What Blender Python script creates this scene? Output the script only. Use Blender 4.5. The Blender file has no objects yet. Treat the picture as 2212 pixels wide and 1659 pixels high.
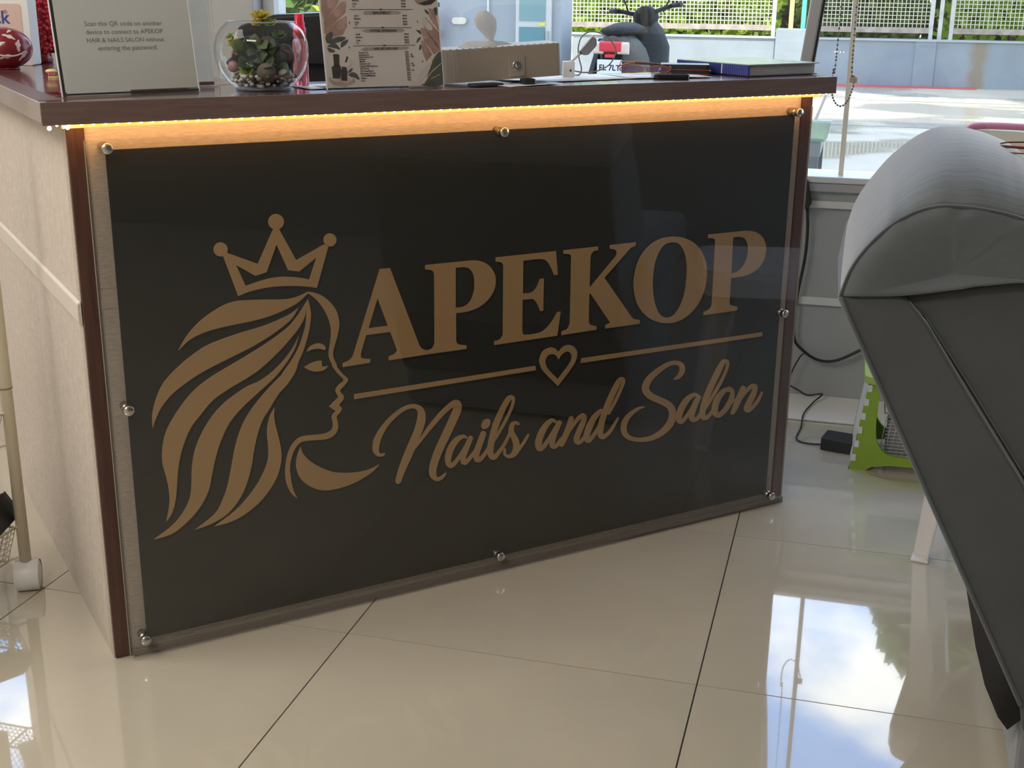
import bpy, bmesh, math, random
from math import sin, cos, pi, radians as R
from mathutils import Vector, Matrix
from mathutils.geometry import tessellate_polygon
random.seed(7)
scene = bpy.context.scene
COL = scene.collection

# ------------------------------------------------------------------ camera
cam_d = bpy.data.cameras.new('camera'); cam = bpy.data.objects.new('camera', cam_d); COL.objects.link(cam)
cam_d.sensor_fit = 'HORIZONTAL'; cam_d.sensor_width = 36.0; cam_d.lens = 2718.13 / 2212 * 36; cam_d.clip_start = .05; cam_d.clip_end = 300
def camera_axes(yaw, pitch, roll):
    f = Vector((-sin(yaw), cos(yaw), 0)); r = Vector((cos(yaw), sin(yaw), 0)); u = Vector((0, 0, 1))
    f2 = f*cos(pitch) - u*sin(pitch); u2 = u*cos(pitch) + f*sin(pitch)
    return r*cos(roll) + u2*sin(roll), u2*cos(roll) - r*sin(roll), f2
_r, _u, _f = camera_axes(R(15.02), R(17.561), R(.647))
cam.matrix_world = Matrix(((_r.x, _u.x, -_f.x, .7697), (_r.y, _u.y, -_f.y, -1.7975), (_r.z, _u.z, -_f.z, 1.0659), (0, 0, 0, 1)))
scene.camera = cam
vs = scene.view_settings
vs.view_transform = 'Standard'; vs.look = 'None'; vs.gamma = 1.0; vs.use_curve_mapping = False; vs.exposure = 0.0

# ------------------------------------------------------------------ sky, sun, added fill lights
world = bpy.data.worlds.new('sky'); scene.world = world; world.use_nodes = True
nt = world.node_tree; nt.nodes.clear()
def N(tree, typ, **kw):
    n = tree.nodes.new(typ)
    for k, v in kw.items():
        if k in n.inputs: n.inputs[k].default_value = v
        else: setattr(n, k, v)
    return n
tc = N(nt, 'ShaderNodeTexCoord'); mp = N(nt, 'ShaderNodeMapping'); mp.inputs['Scale'].default_value = (1.3, 1.3, 3.2)
mp.inputs['Location'].default_value = (2.2, .9, 8.6)
nz = N(nt, 'ShaderNodeTexNoise', Scale=2.6, Detail=7.0, Roughness=.58)
rp = N(nt, 'ShaderNodeValToRGB'); rp.color_ramp.elements[0].position = .46; rp.color_ramp.elements[1].position = .60
sp = N(nt, 'ShaderNodeSeparateXYZ'); gr = N(nt, 'ShaderNodeValToRGB')
gr.color_ramp.elements[0].position = 0.0; gr.color_ramp.elements[0].color = (2.5, 3.1, 3.8, 1)
gr.color_ramp.elements[1].position = .75; gr.color_ramp.elements[1].color = (.55, 1.25, 3.0, 1)
e = gr.color_ramp.elements.new(.42); e.color = (1.15, 2.2, 4.3, 1)
mx = N(nt, 'ShaderNodeMixRGB'); mx.inputs[2].default_value = (4.7, 4.7, 4.8, 1)
ml = N(nt, 'ShaderNodeMath', operation='MULTIPLY_ADD'); ml.inputs[1].default_value = 0.0; ml.inputs[2].default_value = 1.0
bg = N(nt, 'ShaderNodeBackground'); wo = N(nt, 'ShaderNodeOutputWorld')
L = nt.links.new
L(tc.outputs['Generated'], mp.inputs[0]); L(mp.outputs[0], nz.inputs['Vector']); L(nz.outputs[0], rp.inputs[0])
L(tc.outputs['Generated'], sp.inputs[0]); L(sp.outputs['Z'], gr.inputs[0])
L(rp.outputs[0], mx.inputs[0]); L(gr.outputs[0], mx.inputs[1]); L(mx.outputs[0], bg.inputs['Color'])
L(rp.outputs[0], ml.inputs[0]); L(ml.outputs[0], bg.inputs['Strength']); L(bg.outputs[0], wo.inputs[0])
def lamp(name, typ, loc, direction, energy, color=(1, 1, 1), **kw):
    d = bpy.data.lights.new(name, typ); d.energy = energy; d.color = color
    for k, v in kw.items(): setattr(d, k, v)
    o = bpy.data.objects.new(name, d); COL.objects.link(o); o.location = loc
    q = Vector(direction).to_track_quat('-Z', 'Y'); o.rotation_euler = q.to_euler(); return o
lamp('sun', 'SUN', (0, 0, 20), (-.35, 1.0, -1.25), 6.5, (1.0, .92, .78), angle=R(.6))
lamp('ceiling_lamp_front', 'AREA', (-.2, -2.6, 2.66), (0, 0, -1), 46, (1.0, .95, .89), shape='RECTANGLE', size=1.2, size_y=.6)  # added fill light for the room, no known lamp hangs here
lamp('ceiling_lamp_left', 'AREA', (-2.0, -1.1, 2.66), (0, 0, -1), 60, (1.0, .95, .89), shape='RECTANGLE', size=2.0, size_y=1.6)  # added fill that brightens the counter's side panel and left floor

# ------------------------------------------------------------------ materials
MATS = {}
def mat(name, col, rough=.5, metal=0.0, spec=.5, noise=0.0, nscale=20.0, stretch=(1, 1, 1), col2=None, bump=0.0, bscale=None, detail=3.0, **kw):
    if name in MATS: return MATS[name]
    m = bpy.data.materials.new(name); m.use_nodes = True; t = m.node_tree; b = t.nodes['Principled BSDF']
    b.inputs['Base Color'].default_value = (*col, 1); b.inputs['Roughness'].default_value = rough
    b.inputs['Metallic'].default_value = metal; b.inputs['Specular IOR Level'].default_value = spec
    for k, v in kw.items(): b.inputs[k.replace('_', ' ')].default_value = v
    if noise or col2 or bump:
        c = N(t, 'ShaderNodeTexCoord'); mpn = N(t, 'ShaderNodeMapping'); mpn.inputs['Scale'].default_value = stretch
        t.links.new(c.outputs['Object'], mpn.inputs[0])
        n = N(t, 'ShaderNodeTexNoise', Scale=nscale, Detail=detail, Roughness=.6); t.links.new(mpn.outputs[0], n.inputs['Vector'])
        if col2 or noise:
            r = N(t, 'ShaderNodeValToRGB'); r.color_ramp.elements[0].position = .32; r.color_ramp.elements[1].position = .68
            c2 = col2 or tuple(x*(1-noise) for x in col)
            r.color_ramp.elements[0].color = (*c2, 1); r.color_ramp.elements[1].color = (*col, 1)
            t.links.new(n.outputs[0], r.inputs[0]); t.links.new(r.outputs[0], b.inputs['Base Color'])
        if bump:
            n2 = n
            if bscale:
                n2 = N(t, 'ShaderNodeTexNoise', Scale=bscale, Detail=detail); t.links.new(mpn.outputs[0], n2.inputs['Vector'])
            bp = N(t, 'ShaderNodeBump', Strength=bump, Distance=.004); t.links.new(n2.outputs[0], bp.inputs['Height']); t.links.new(bp.outputs[0], b.inputs['Normal'])
    MATS[name] = m; return m
def clear(name, tint=(1, 1, 1), ior=1.5, rough=0.0, milk=0.0, milkcol=(.8, .85, .9)):
    # thin clear sheet: Fresnel mix of straight transmission and mirror reflection
    if name in MATS: return MATS[name]
    m = bpy.data.materials.new(name); m.use_nodes = True; t = m.node_tree; t.nodes.clear()
    f = N(t, 'ShaderNodeFresnel', IOR=ior); gm = N(t, 'ShaderNodeNewGeometry'); mi = N(t, 'ShaderNodeMapRange'); mi.inputs['To Min'].default_value = ior; mi.inputs['To Max'].default_value = 1/ior
    t.links.new(gm.outputs['Backfacing'], mi.inputs['Value']); t.links.new(mi.outputs[0], f.inputs['IOR'])   # same reflectance on both faces
    tr = N(t, 'ShaderNodeBsdfTransparent'); tr.inputs[0].default_value = (*tint, 1)
    g = N(t, 'ShaderNodeBsdfGlossy', Roughness=rough); x = N(t, 'ShaderNodeMixShader'); o = N(t, 'ShaderNodeOutputMaterial')
    t.links.new(f.outputs[0], x.inputs[0]); t.links.new(tr.outputs[0], x.inputs[1]); t.links.new(g.outputs[0], x.inputs[2])
    out = x
    if milk:
        d = N(t, 'ShaderNodeBsdfDiffuse'); d.inputs[0].default_value = (*milkcol, 1); y = N(t, 'ShaderNodeMixShader'); y.inputs[0].default_value = milk
        t.links.new(x.outputs[0], y.inputs[1]); t.links.new(d.outputs[0], y.inputs[2]); out = y
    t.links.new(out.outputs[0], o.inputs[0]); MATS[name] = m; return m
def emit(name, col, s):
    if name in MATS: return MATS[name]
    m = bpy.data.materials.new(name); m.use_nodes = True; b = m.node_tree.nodes['Principled BSDF']
    b.inputs['Base Color'].default_value = (*col, 1); b.inputs['Emission Color'].default_value = (*col, 1); b.inputs['Emission Strength'].default_value = s
    MATS[name] = m; return m
def leafmat(name, col, tr=.35, rough=.5, noise=.35, nscale=3.0):
    if name in MATS: return MATS[name]
    m = mat(name, col, rough, noise=noise, nscale=nscale); t = m.node_tree; b = t.nodes['Principled BSDF']; o = t.nodes['Material Output']
    d = N(t, 'ShaderNodeBsdfTranslucent'); d.inputs[0].default_value = (min(1, col[0]*1.6), min(1, col[1]*1.6), col[2], 1)
    x = N(t, 'ShaderNodeMixShader'); x.inputs[0].default_value = tr
    t.links.new(b.outputs[0], x.inputs[1]); t.links.new(d.outputs[0], x.inputs[2]); t.links.new(x.outputs[0], o.inputs[0]); return m

# ------------------------------------------------------------------ mesh helpers
class MB:
    def __init__(s): s.v = []; s.f = []; s.sm = []
    def add(s, vs_, fs, smooth=False):
        k = len(s.v); s.v += [tuple(p) for p in vs_]; s.f += [tuple(i+k for i in q) for q in fs]; s.sm += [smooth]*len(fs); return s
    def box(s, x0, x1, y0, y1, z0, z1, M=None):
        p = [(x0,y0,z0),(x1,y0,z0),(x1,y1,z0),(x0,y1,z0),(x0,y0,z1),(x1,y0,z1),(x1,y1,z1),(x0,y1,z1)]
        if M is not None: p = [M @ Vector(q) for q in p]
        return s.add(p, [(0,3,2,1),(4,5,6,7),(0,1,5,4),(1,2,6,5),(2,3,7,6),(3,0,4,7)])
    def rbox(s, x0, x1, y0, y1, z0, z1, r=.005, n=3, axis='z', M=None):
        # box with rounded corners seen along axis
        def rr(a0, a1, b0, b1):
            o = []
            for cx, cy, a in ((a1-r, b1-r, 0), (a0+r, b1-r, 1), (a0+r, b0+r, 2), (a1-r, b0+r, 3)):
                for k in range(n+1): t_ = (a + k/n)*pi/2; o.append((cx+r*cos(t_), cy+r*sin(t_)))
            return o
        if axis == 'z': return s.prism([(x, y) for x, y in rr(x0, x1, y0, y1)], z0, z1, 'xy', M)
        if axis == 'y': return s.prism(rr(x0, x1, z0, z1), y0, y1, 'xz', M)
        return s.prism(rr(y0, y1, z0, z1), x0, x1, 'yz', M)
    def prism(s, poly, d0, d1, plane='xz', M=None, smooth=False):
        n = len(poly)
        def P(a, b, d): 
            q = {'xz': (a, d, b), 'xy': (a, b, d), 'yz': (d, a, b)}[plane]
            return M @ Vector(q) if M is not None else q
        vs_ = [P(a, b, d0) for a, b in poly] + [P(a, b, d1) for a, b in poly]
        tri = tessellate_polygon([[Vector((a, b, 0)) for a, b in poly]])
        s.add(vs_, [tuple(t) for t in tri] + [tuple(i+n for i in reversed(t)) for t in tri]); k = len(s.v)-2*n
        s.f += [(k+i, k+(i+1) % n, k+(i+1) % n+n, k+i+n) for i in range(n)]; s.sm += [smooth]*n
        return s
    def tube(s, pts, r, n=8, cap=True, closed=False):
        pts = [Vector(p) for p in pts]; m = len(pts); rs = r if isinstance(r, (list, tuple)) else [r]*m
        up = None; vs_ = []
        for i, p in enumerate(pts):
            if closed: t_ = (pts[(i+1) % m] - pts[i-1])
            else: t_ = pts[min(i+1, m-1)] - pts[max(i-1, 0)]
            t_ = t_.normalized() if t_.length > 1e-9 else Vector((0, 0, 1))
            if up is None: up = t_.orthogonal().normalized()
            up = (up - t_*up.dot(t_)); up = up.normalized() if up.length > 1e-6 else t_.orthogonal().normalized()
            w = t_.cross(up)
            for k in range(n): a = 2*pi*k/n; vs_.append(p + (up*cos(a) + w*sin(a))*rs[i])
        fs = []
        for i in range(m if closed else m-1):
            j = (i+1) % m
            for k in range(n): l = (k+1) % n; fs.append((i*n+k, i*n+l, j*n+l, j*n+k))
        s.add(vs_, fs, True)
        if cap and not closed:
            k = len(s.v) - len(vs_); s.f += [tuple(k+i for i in reversed(range(n))), tuple(k+(m-1)*n+i for i in range(n))]; s.sm += [False, False]
        return s
    def lathe(s, prof, n=32, c=(0, 0, 0), M=None, smooth=True):
        vs_ = []; m = len(prof)
        for rr, z in prof:
            for k in range(n):
                a = 2*pi*k/n; q = Vector((c[0]+rr*cos(a), c[1]+rr*sin(a), c[2]+z)); vs_.append(M @ q if M is not None else q)
        return s.add(vs_, [(i*n+k, i*n+(k+1) % n, (i+1)*n+(k+1) % n, (i+1)*n+k) for i in range(m-1) for k in range(n)], smooth)
    def ball(s, c, r, n=10, m=6, M=None):
        rx, ry, rz = r if isinstance(r, tuple) else (r, r, r); vs_ = []; 
        for i in range(m+1):
            th = pi*i/m
            for k in range(n):
                a = 2*pi*k/n; q = Vector((rx*sin(th)*cos(a), ry*sin(th)*sin(a), rz*cos(th)))
                if M is not None: q = M @ q
                vs_.append(Vector(c)+q)
        return s.add(vs_, [(i*n+k, i*n+(k+1) % n, (i+1)*n+(k+1) % n, (i+1)*n+k) for i in range(m) for k in range(n)], True)
    def loft(s, secs, cap=True, smooth=True):
        n = len(secs[0]); vs_ = [p for q in secs for p in q]; fs = []
        for i in range(len(secs)-1):
            for k in range(n): l = (k+1) % n; fs.append((i*n+k, i*n+l, (i+1)*n+l, (i+1)*n+k))
        s.add(vs_, fs, smooth)
        if cap:
            k = len(s.v)-len(vs_); s.f += [tuple(k+i for i in reversed(range(n))), tuple(len(s.v)-n+i for i in range(n))]; s.sm += [smooth, smooth]
        return s
    def leaf(s, base, direction, length, width, normal=(0, 0, 1), curl=.2, thick=0.0):
        d = Vector(direction).normalized(); nrm = Vector(normal); w = d.cross(nrm)
        w = w.normalized() if w.length > 1e-5 else d.orthogonal().normalized(); nr = w.cross(d)
        b = Vector(base); pr = [(0, .12), (.25, .75), (.5, 1.0), (.75, .8), (1, .05)]; vs_ = []
        for t_, ww in pr:
            c = b + d*length*t_ - nr*curl*length*t_*t_
            vs_ += [c - w*width*ww*.5 + nr*width*.1*ww, c - nr*width*.06*ww, c + w*width*ww*.5 + nr*width*.1*ww]
        return s.add(vs_, [(i*3+k, i*3+k+1, i*3+k+4, i*3+k+3) for i in range(4) for k in range(2)], True)
    def mesh(s, name):
        me = bpy.data.meshes.new(name); me.from_pydata([tuple(p) for p in s.v], [], s.f); me.polygons.foreach_set('use_smooth', s.sm); me.update(); return me
    def build(s, name, m, parent=None, bevel=0, subsurf=0, bseg=2, solid=0, label=None, kind=None, fix=True):
        me = s.mesh(name)
        if fix:
            bm = bmesh.new(); bm.from_mesh(me)
            bmesh.ops.remove_doubles(bm, verts=bm.verts, dist=1e-6); bmesh.ops.recalc_face_normals(bm, faces=bm.faces); bm.to_mesh(me); bm.free()
        o = bpy.data.objects.new(name, me); COL.objects.link(o); me.materials.append(m)
        if parent is not None: o.parent = parent
        if solid: q = o.modifiers.new('solid', 'SOLIDIFY'); q.thickness = solid
        if bevel: q = o.modifiers.new('bevel', 'BEVEL'); q.width = bevel; q.segments = bseg; q.limit_method = 'ANGLE'; q.angle_limit = R(40)
        if subsurf: q = o.modifiers.new('sub', 'SUBSURF'); q.levels = subsurf; q.render_levels = subsurf
        if label: o['label'] = label
        if kind: o['kind'] = kind
        return o
def tag(o, label, cat, group=None):
    o['label'] = label; o['category'] = cat
    if group: o['group'] = group
    return o
def thing(name, label, cat, loc=(0, 0, 0), rotz=0.0, group=None):
    o = bpy.data.objects.new(name, None); COL.objects.link(o); o.location = loc; o.rotation_euler = (0, 0, rotz); o.empty_display_size = .05
    return tag(o, label, cat, group)
def struct(o, label=None):
    o['kind'] = 'structure'
    if label: o['label'] = label
    return o
def smooth_loop(loop, n=4):
    # loop of (x, y, corner); Catmull-Rom between corners
    m = len(loop); out = []
    for i in range(m):
        a, b, c, d = loop[i-1], loop[i], loop[(i+1) % m], loop[(i+2) % m]
        p0 = b if b[2] else a; p3 = c if c[2] else d
        out.append((b[0], b[1]))
        if b[2] and c[2]: continue
        for k in range(1, n):
            t = k/n
            out.append(tuple(.5*(2*b[j]+(c[j]-p0[j])*t+(2*p0[j]-5*b[j]+4*c[j]-p3[j])*t*t+(3*b[j]-p0[j]-3*c[j]+p3[j])*t**3) for j in (0, 1)))
    return out
def cr(pts, n=6):
    pts = [Vector(p) for p in pts]; P = [pts[0]*2-pts[1]] + pts + [pts[-1]*2-pts[-2]]; o = []
    for i in range(1, len(P)-2):
        a, b, c, d = P[i-1:i+3]
        for k in range(n): t = k/n; o.append(.5*(2*b+(c-a)*t+(2*a-5*b+4*c-d)*t*t+(3*b-a-3*c+d)*t**3))
    return o + [pts[-1]]
def flat_poly(mb, loops, y0, y1):
    # filled outline (with holes) in the local x-z plane, y0 front, y1 back
    pts = [p for l in loops for p in l]; n = len(pts)
    tri = tessellate_polygon([[Vector((a, b, 0)) for a, b in l] for l in loops])
    fs = [tuple(t) for t in tri] + [tuple(i+n for i in reversed(t)) for t in tri]; k = 0
    for l in loops:
        m = len(l); fs += [(k+i, k+(i+1) % m, k+(i+1) % m+n, k+i+n) for i in range(m)]; k += m
    mb.add([(a, y0, b) for a, b in pts] + [(a, y1, b) for a, b in pts], fs); return mb
def text_mesh(body, size, m, parent, name='lettering', loc=(0, 0, 0), rot=(pi/2, 0, 0), align='LEFT', sx=1.0, bold=0.0, extrude=.00015, label=None):
    c = bpy.data.curves.new(name, 'FONT'); c.body = body; c.size = size; c.align_x = align; c.extrude = extrude; c.offset = bold; c.resolution_u = 3; c.space_line = 1.15
    t = bpy.data.objects.new(name, c); COL.objects.link(t)
    dg = bpy.context.evaluated_depsgraph_get(); me = bpy.data.meshes.new_from_object(t.evaluated_get(dg)); bpy.data.objects.remove(t)
    o = bpy.data.objects.new(name, me); COL.objects.link(o); me.materials.clear(); me.materials.append(m)
    o.parent = parent; o.location = loc; o.rotation_euler = rot; o.scale = (sx, 1, 1)
    if label: o['label'] = label
    return o
# the reception counter stands at 45 degrees: u along its front, v out of its front, w up
CA = R(44.878); CO = Vector((-.3377, -.1859, 0)); CU = Vector((cos(CA), sin(CA), 0)); CV = Vector((sin(CA), -cos(CA), 0))
def C(u, v, w=0.0): return CO + CU*u + CV*v + Vector((0, 0, w))
TOP = .9051
# ================================================================== SETTING
tile_m = mat('porcelain', (.56, .51, .405), .05, spec=.6, noise=.10, nscale=2.2, detail=8.0, Coat_Weight=1.0, Coat_Roughness=.012, Coat_IOR=1.6)
grout_m = mat('grout', (.045, .035, .028), .9)
cream_m = mat('cream_paint', (.70, .66, .60), .7, bump=.05, nscale=60)
grey_wall_m = mat('grey_panel', (.40, .415, .42), .42, noise=.06, nscale=3)
light_trim_m = mat('light_trim', (.70, .70, .69), .4)
white_m = mat('white_paint', (.78, .77, .75), .45)
alu_m = mat('grey_aluminium', (.42, .43, .44), .35, metal=.4)
alu_light_m = mat('pale_aluminium', (.66, .68, .70), .35, metal=.2)
black_rub_m = mat('black_rubber', (.012, .012, .013), .6)
glass_m = clear('window_glass', (.96, .98, .97))

floor = struct(MB().box(-3.1, 3.2, -4.3, 1.7, -.15, -.0022).build('floor', grout_m), 'polished beige porcelain tile floor')
tm = MB().box(.0012, .5988, .0012, .5988, -.012, 0).build('tile', tile_m, floor)
first = True
xs = [-3.0 + .6*i for i in range(11)]; ys = [-4.2 + .6*j for j in range(10)]
half = MB().box(.001, .599, .001, .171, -.012, 0).mesh('tile_cut'); half.materials.append(tile_m)
for i, x in enumerate(xs):
    for j, y in enumerate(ys):
        if x > 3.1: continue
        t = tm if first else tm.copy()
        if not first: COL.objects.link(t)
        first = False
        t.location = (x, y, 0)
        if y > 1.1: t.data = half
struct(MB().box(-3.2, 3.3, -4.4, 1.584, 2.7, 2.8).build('ceiling', cream_m), 'plain cream ceiling')
struct(MB().box(-3.2, -3.0, -4.3, 1.78, -.15, 2.7).build('wall_left', cream_m))
struct(MB().box(3.2, 3.3, -4.3, 1.78, -.15, 2.7).build('wall_right', mat('shaded_grey_paint', (.10, .105, .11), .7)))  # unseen wall, darkened so the sign's acrylic reflects little
struct(MB().box(-3.2, 3.3, -4.4, -4.3, -.15, 2.7).build('wall_front', cream_m))
# window wall: low grey panelled wall, column, lintel
wb = struct(MB().box(-.905, 3.2, 1.584, 1.70, -.15, .585).build('wall_back', grey_wall_m), 'low grey panelled wall under the window')
MB().box(-1.855, -.905, 1.584, 1.78, -.15, 2.8).build('column', mat('column_paint', (.50, .50, .50), .6, noise=.05, nscale=2), wb, bevel=.004)
MB().box(-3.1, 3.2, 1.584, 1.78, 2.5, 2.8).build('lintel', cream_m, wb)
MB().box(-3.0, -2.83, 1.584, 1.78, -.15, 2.5).build('side_wall', cream_m, wb)
for z0, z1, d, m in ((.260, .281, .008, light_trim_m), (.520, .539, .008, light_trim_m), (.563, .585, .012, alu_m)):
    MB().box(-.905, 3.2, 1.584-d, 1.584, z0, z1).build('trim_strip', m, wb, bevel=.002)
for x in (.05, 1.23, 2.3): MB().box(x, x+.012, 1.580, 1.584, .0, .563).build('panel_joint', alu_m, wb)
struct(MB().box(-3.0, 3.2, 1.374, 1.583, -.0015, .007).build('trim_1', white_m, bevel=.003), 'white stone strip on the floor along the window wall')
# upper storeys of this building (shades the yard in front of it)
struct(MB().box(-14, 14, 1.4, 1.8, 2.8, 11.5).build('wall_facade', cream_m), 'upper storeys above the shop window')
# window
w1 = struct(MB().box(-.905, 3.2, 1.57, 1.72, .586, .603).build('window_1', alu_light_m, bevel=.003), 'wide shop window with a grey aluminium mullion')
MB().box(-.905, -.868, 1.64, 1.72, .603, 2.5).build('frame_post', alu_light_m, w1, bevel=.003)
bow = ((.603, .600), (.75, .615), (.89, .629), (1.04, .6445), (1.2, .656), (1.4, .664), (2.5, .668))   # the post bows slightly
MB().loft([[Vector((x+dx, y, z)) for dx, y in ((-.018, 1.60), (.013, 1.60), (.013, 1.70), (-.018, 1.70))] for z, x in bow], smooth=False).build('mullion', alu_m, w1, bevel=.004)
MB().loft([[Vector((x+dx, y, z)) for dx, y in ((.0135, 1.605), (.0185, 1.605), (.0185, 1.65), (.0135, 1.65))] for z, x in bow], smooth=False).build('gasket', black_rub_m, w1)
MB().box(.731, .7435, 1.62, 1.635, .603, 2.5).build('glazing_bar', mat('ivory_plastic', (.78, .74, .66), .5), w1)
MB().box(-.868, 3.2, 1.64, 1.72, 2.46, 2.5).build('head_rail', alu_light_m, w1)
MB().box(-.868, .650, 1.667, 1.671, .603, 2.46).build('pane', glass_m, w1)
MB().box(.651, 3.2, 1.667, 1.671, .603, 2.46).build('pane', glass_m, w1)
# glazed door left of the column
d1 = struct(MB().box(-2.83, -2.75, 1.64, 1.72, 0, 2.5).box(-1.935, -1.855, 1.64, 1.72, 0, 2.5).box(-2.75, -1.935, 1.64, 1.72, 2.42, 2.5).box(-2.75, -1.935, 1.64, 1.72, 0, .12).build('door_1', alu_light_m), 'glazed entrance door beyond the counter')
MB().box(-2.75, -1.935, 1.68, 1.686, .12, 2.42).build('pane', glass_m, d1)
MB().box(-2.75, -1.935, 1.66, 1.70, .12, 1.22).build('lower_panel', alu_m, d1)
MB().tube([(-1.98, 1.64, .9), (-1.98, 1.60, .92), (-1.98, 1.60, 1.28), (-1.98, 1.64, 1.30)], .012).build('handle', alu_m, d1)

# ------------------------------------------------------------------ outside: yard, low wall, fence, hedge
def yard_material():
    m = mat('wet_concrete', (.60, .53, .40), .55, noise=.35, nscale=.55, detail=8.0); t = m.node_tree; b = t.nodes['Principled BSDF']
    c = N(t, 'ShaderNodeTexCoord'); mpn = N(t, 'ShaderNodeMapping'); mpn.inputs['Scale'].default_value = (.55, .9, 1); mpn.inputs['Location'].default_value = (.2, .15, 0)
    n = N(t, 'ShaderNodeTexNoise', Scale=1.0, Detail=4.0); r = N(t, 'ShaderNodeValToRGB'); r.color_ramp.elements[0].position = .46; r.color_ramp.elements[1].position = .56
    t.links.new(c.outputs['Object'], mpn.inputs[0]); t.links.new(mpn.outputs[0], n.inputs['Vector']); t.links.new(n.outputs[0], r.inputs[0])
    a = N(t, 'ShaderNodeMapRange'); a.inputs['To Min'].default_value = .5; a.inputs['To Max'].default_value = .04
    t.links.new(r.outputs[0], a.inputs['Value']); t.links.new(a.outputs[0], b.inputs['Roughness'])
    return m
yard = struct(MB().box(-30, 30, 1.78, 60, -.6, -.15).build('ground', yard_material()), 'wet sunlit concrete yard outside')
# slab joints in the yard
for y in (4.2, 7.4, 10.6, 13.6): MB().box(-12, 12, y, y+.03, -.152, -.1485).build('slab_joint', mat('dark_joint', (.14, .13, .11), .8), yard)
for x in (-3.4, .35, 3.6): MB().box(x, x+.03, 1.9, 15.5, -.152, -.1485).build('slab_joint', MATS['dark_joint'], yard)
def stained_wall():
    m = mat('blue_grey_wall', (.31, .355, .39), .8, noise=.18, nscale=1.6, detail=6.0); t = m.node_tree; b = t.nodes['Principled BSDF']
    src = b.inputs['Base Color'].links[0].from_socket
    c = N(t, 'ShaderNodeTexCoord'); s_ = N(t, 'ShaderNodeSeparateXYZ'); t.links.new(c.outputs['Object'], s_.inputs[0])
    n = N(t, 'ShaderNodeTexNoise', Scale=5.0, Detail=3.0); t.links.new(c.outputs['Object'], n.inputs['Vector'])
    a = N(t, 'ShaderNodeMath', operation='ADD'); a.inputs[1].default_value = -2.20; t.links.new(s_.outputs['X'], a.inputs[0])
    ab = N(t, 'ShaderNodeMath', operation='ABSOLUTE'); t.links.new(a.outputs[0], ab.inputs[0])
    ad = N(t, 'ShaderNodeMath', operation='MULTIPLY_ADD'); ad.inputs[1].default_value = .16; t.links.new(n.outputs[0], ad.inputs[0]); t.links.new(ab.outputs[0], ad.inputs[2])
    r = N(t, 'ShaderNodeValToRGB'); r.color_ramp.elements[0].position = .13; r.color_ramp.elements[0].color = (.8, .8, .8, 1); r.color_ramp.elements[1].position = .23; r.color_ramp.elements[1].color = (0, 0, 0, 1)
    t.links.new(ad.outputs[0], r.inputs[0])
    x = N(t, 'ShaderNodeMixRGB'); x.inputs[2].default_value = (.27, .21, .13, 1); t.links.new(r.outputs[0], x.inputs[0]); t.links.new(src, x.inputs[1]); t.links.new(x.outputs[0], b.inputs['Base Color'])
    return m
lw = struct(MB().box(-14, 14, 16.0, 16.2, -.3, .43).build('wall_yard', stained_wall(), bevel=.01), 'low blue grey yard wall with a brown stain')
MB().box(-14, 14, 15.97, 16.23, .43, .455).build('coping', mat('pale_coping', (.40, .44, .47), .8), lw)
MB().box(-.40, .03, 15.94, 16.26, -.3, .56).build('pier', MATS['blue_grey_wall'], lw, bevel=.01)
MB().box(1.40, 1.66, 15.985, 16.0, -.3, .43).build('pilaster', MATS['blue_grey_wall'], lw)
MB().box(-3.0, 2.2, 15.78, 15.97, -.15, -.135).build('red_edge_line', mat('red_line', (.55, .12, .10), .7), lw)
fence_white = mat('fence_white', (.60, .59, .55), .6, noise=.25, nscale=6)
wire_m = mat('fence_wire', (.60, .58, .44), .55)
rust_m = mat('rusty_rail', (.46, .38, .32), .7, noise=.4, nscale=9)
def fence_panel(name, x0, x1, label):
    t = thing(name, label, 'fence', (x0, 16.1, .43)); w = x1-x0
    MB().box(0, w, -.03, .03, .10, .17).build('bottom_rail', rust_m, t)
    MB().box(0, w, -.03, .03, 1.22, 1.28).build('top_rail', fence_white, t)
    for x in (0, w-.05): MB().box(x, x+.05, -.034, .034, 0, 1.28).build('post', fence_white, t)
    mb = MB(); n = int(w/.052)
    for i in range(1, n): x = w*i/n; mb.box(x-.005, x+.005, -.004, .004, .17, 1.22)
    for k in range(1, 21): z = .17+k*.05; mb.box(.04, w-.04, .004, .012, z-.005, z+.005)
    mb.build('wire_mesh', wire_m, t, kind='stuff', fix=False)
fence_panel('mesh_fence', -3.32, -.42, 'white welded mesh fence panel behind the parked scooter')
fence_panel('mesh_fence', .09, 1.60, 'middle mesh fence panel behind the hanging blind chain')
fence_panel('mesh_fence', 1.80, 5.2, 'mesh fence panel beyond the white double post')
tag(MB().box(1.66, 1.71, 16.05, 16.11, .43, 1.7).build('fence_post', fence_white), 'slim white fence post between two mesh panels', 'post')
tag(MB().box(-3.14, -3.10, 15.5, 15.56, -.15, 1.7).box(-3.16, -3.08, 15.48, 15.58, -.15, .42).build('sign_post', fence_white), 'thin white post rising beside the grey booth corner', 'post')
for x, m, lb in ((-.22, mat('orange_paint', (.72, .42, .20), .6), 'orange fence bar on the wall pier'), (-.06, mat('teal_paint', (.10, .42, .36), .5), 'teal fence bar beside the orange one'), (.055, MATS.get('teal_paint'), 'second teal fence bar beside the window mullion')):
    tag(MB().box(x-.03, x+.03, 16.08, 16.12, .55, 1.7).build('fence_bar', m), lb, 'bar')
hedge_m = leafmat('hedge_leaf', (.42, .55, .07), .4); hedge_d = leafmat('hedge_leaf_dark', (.10, .17, .04), .2)
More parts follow.
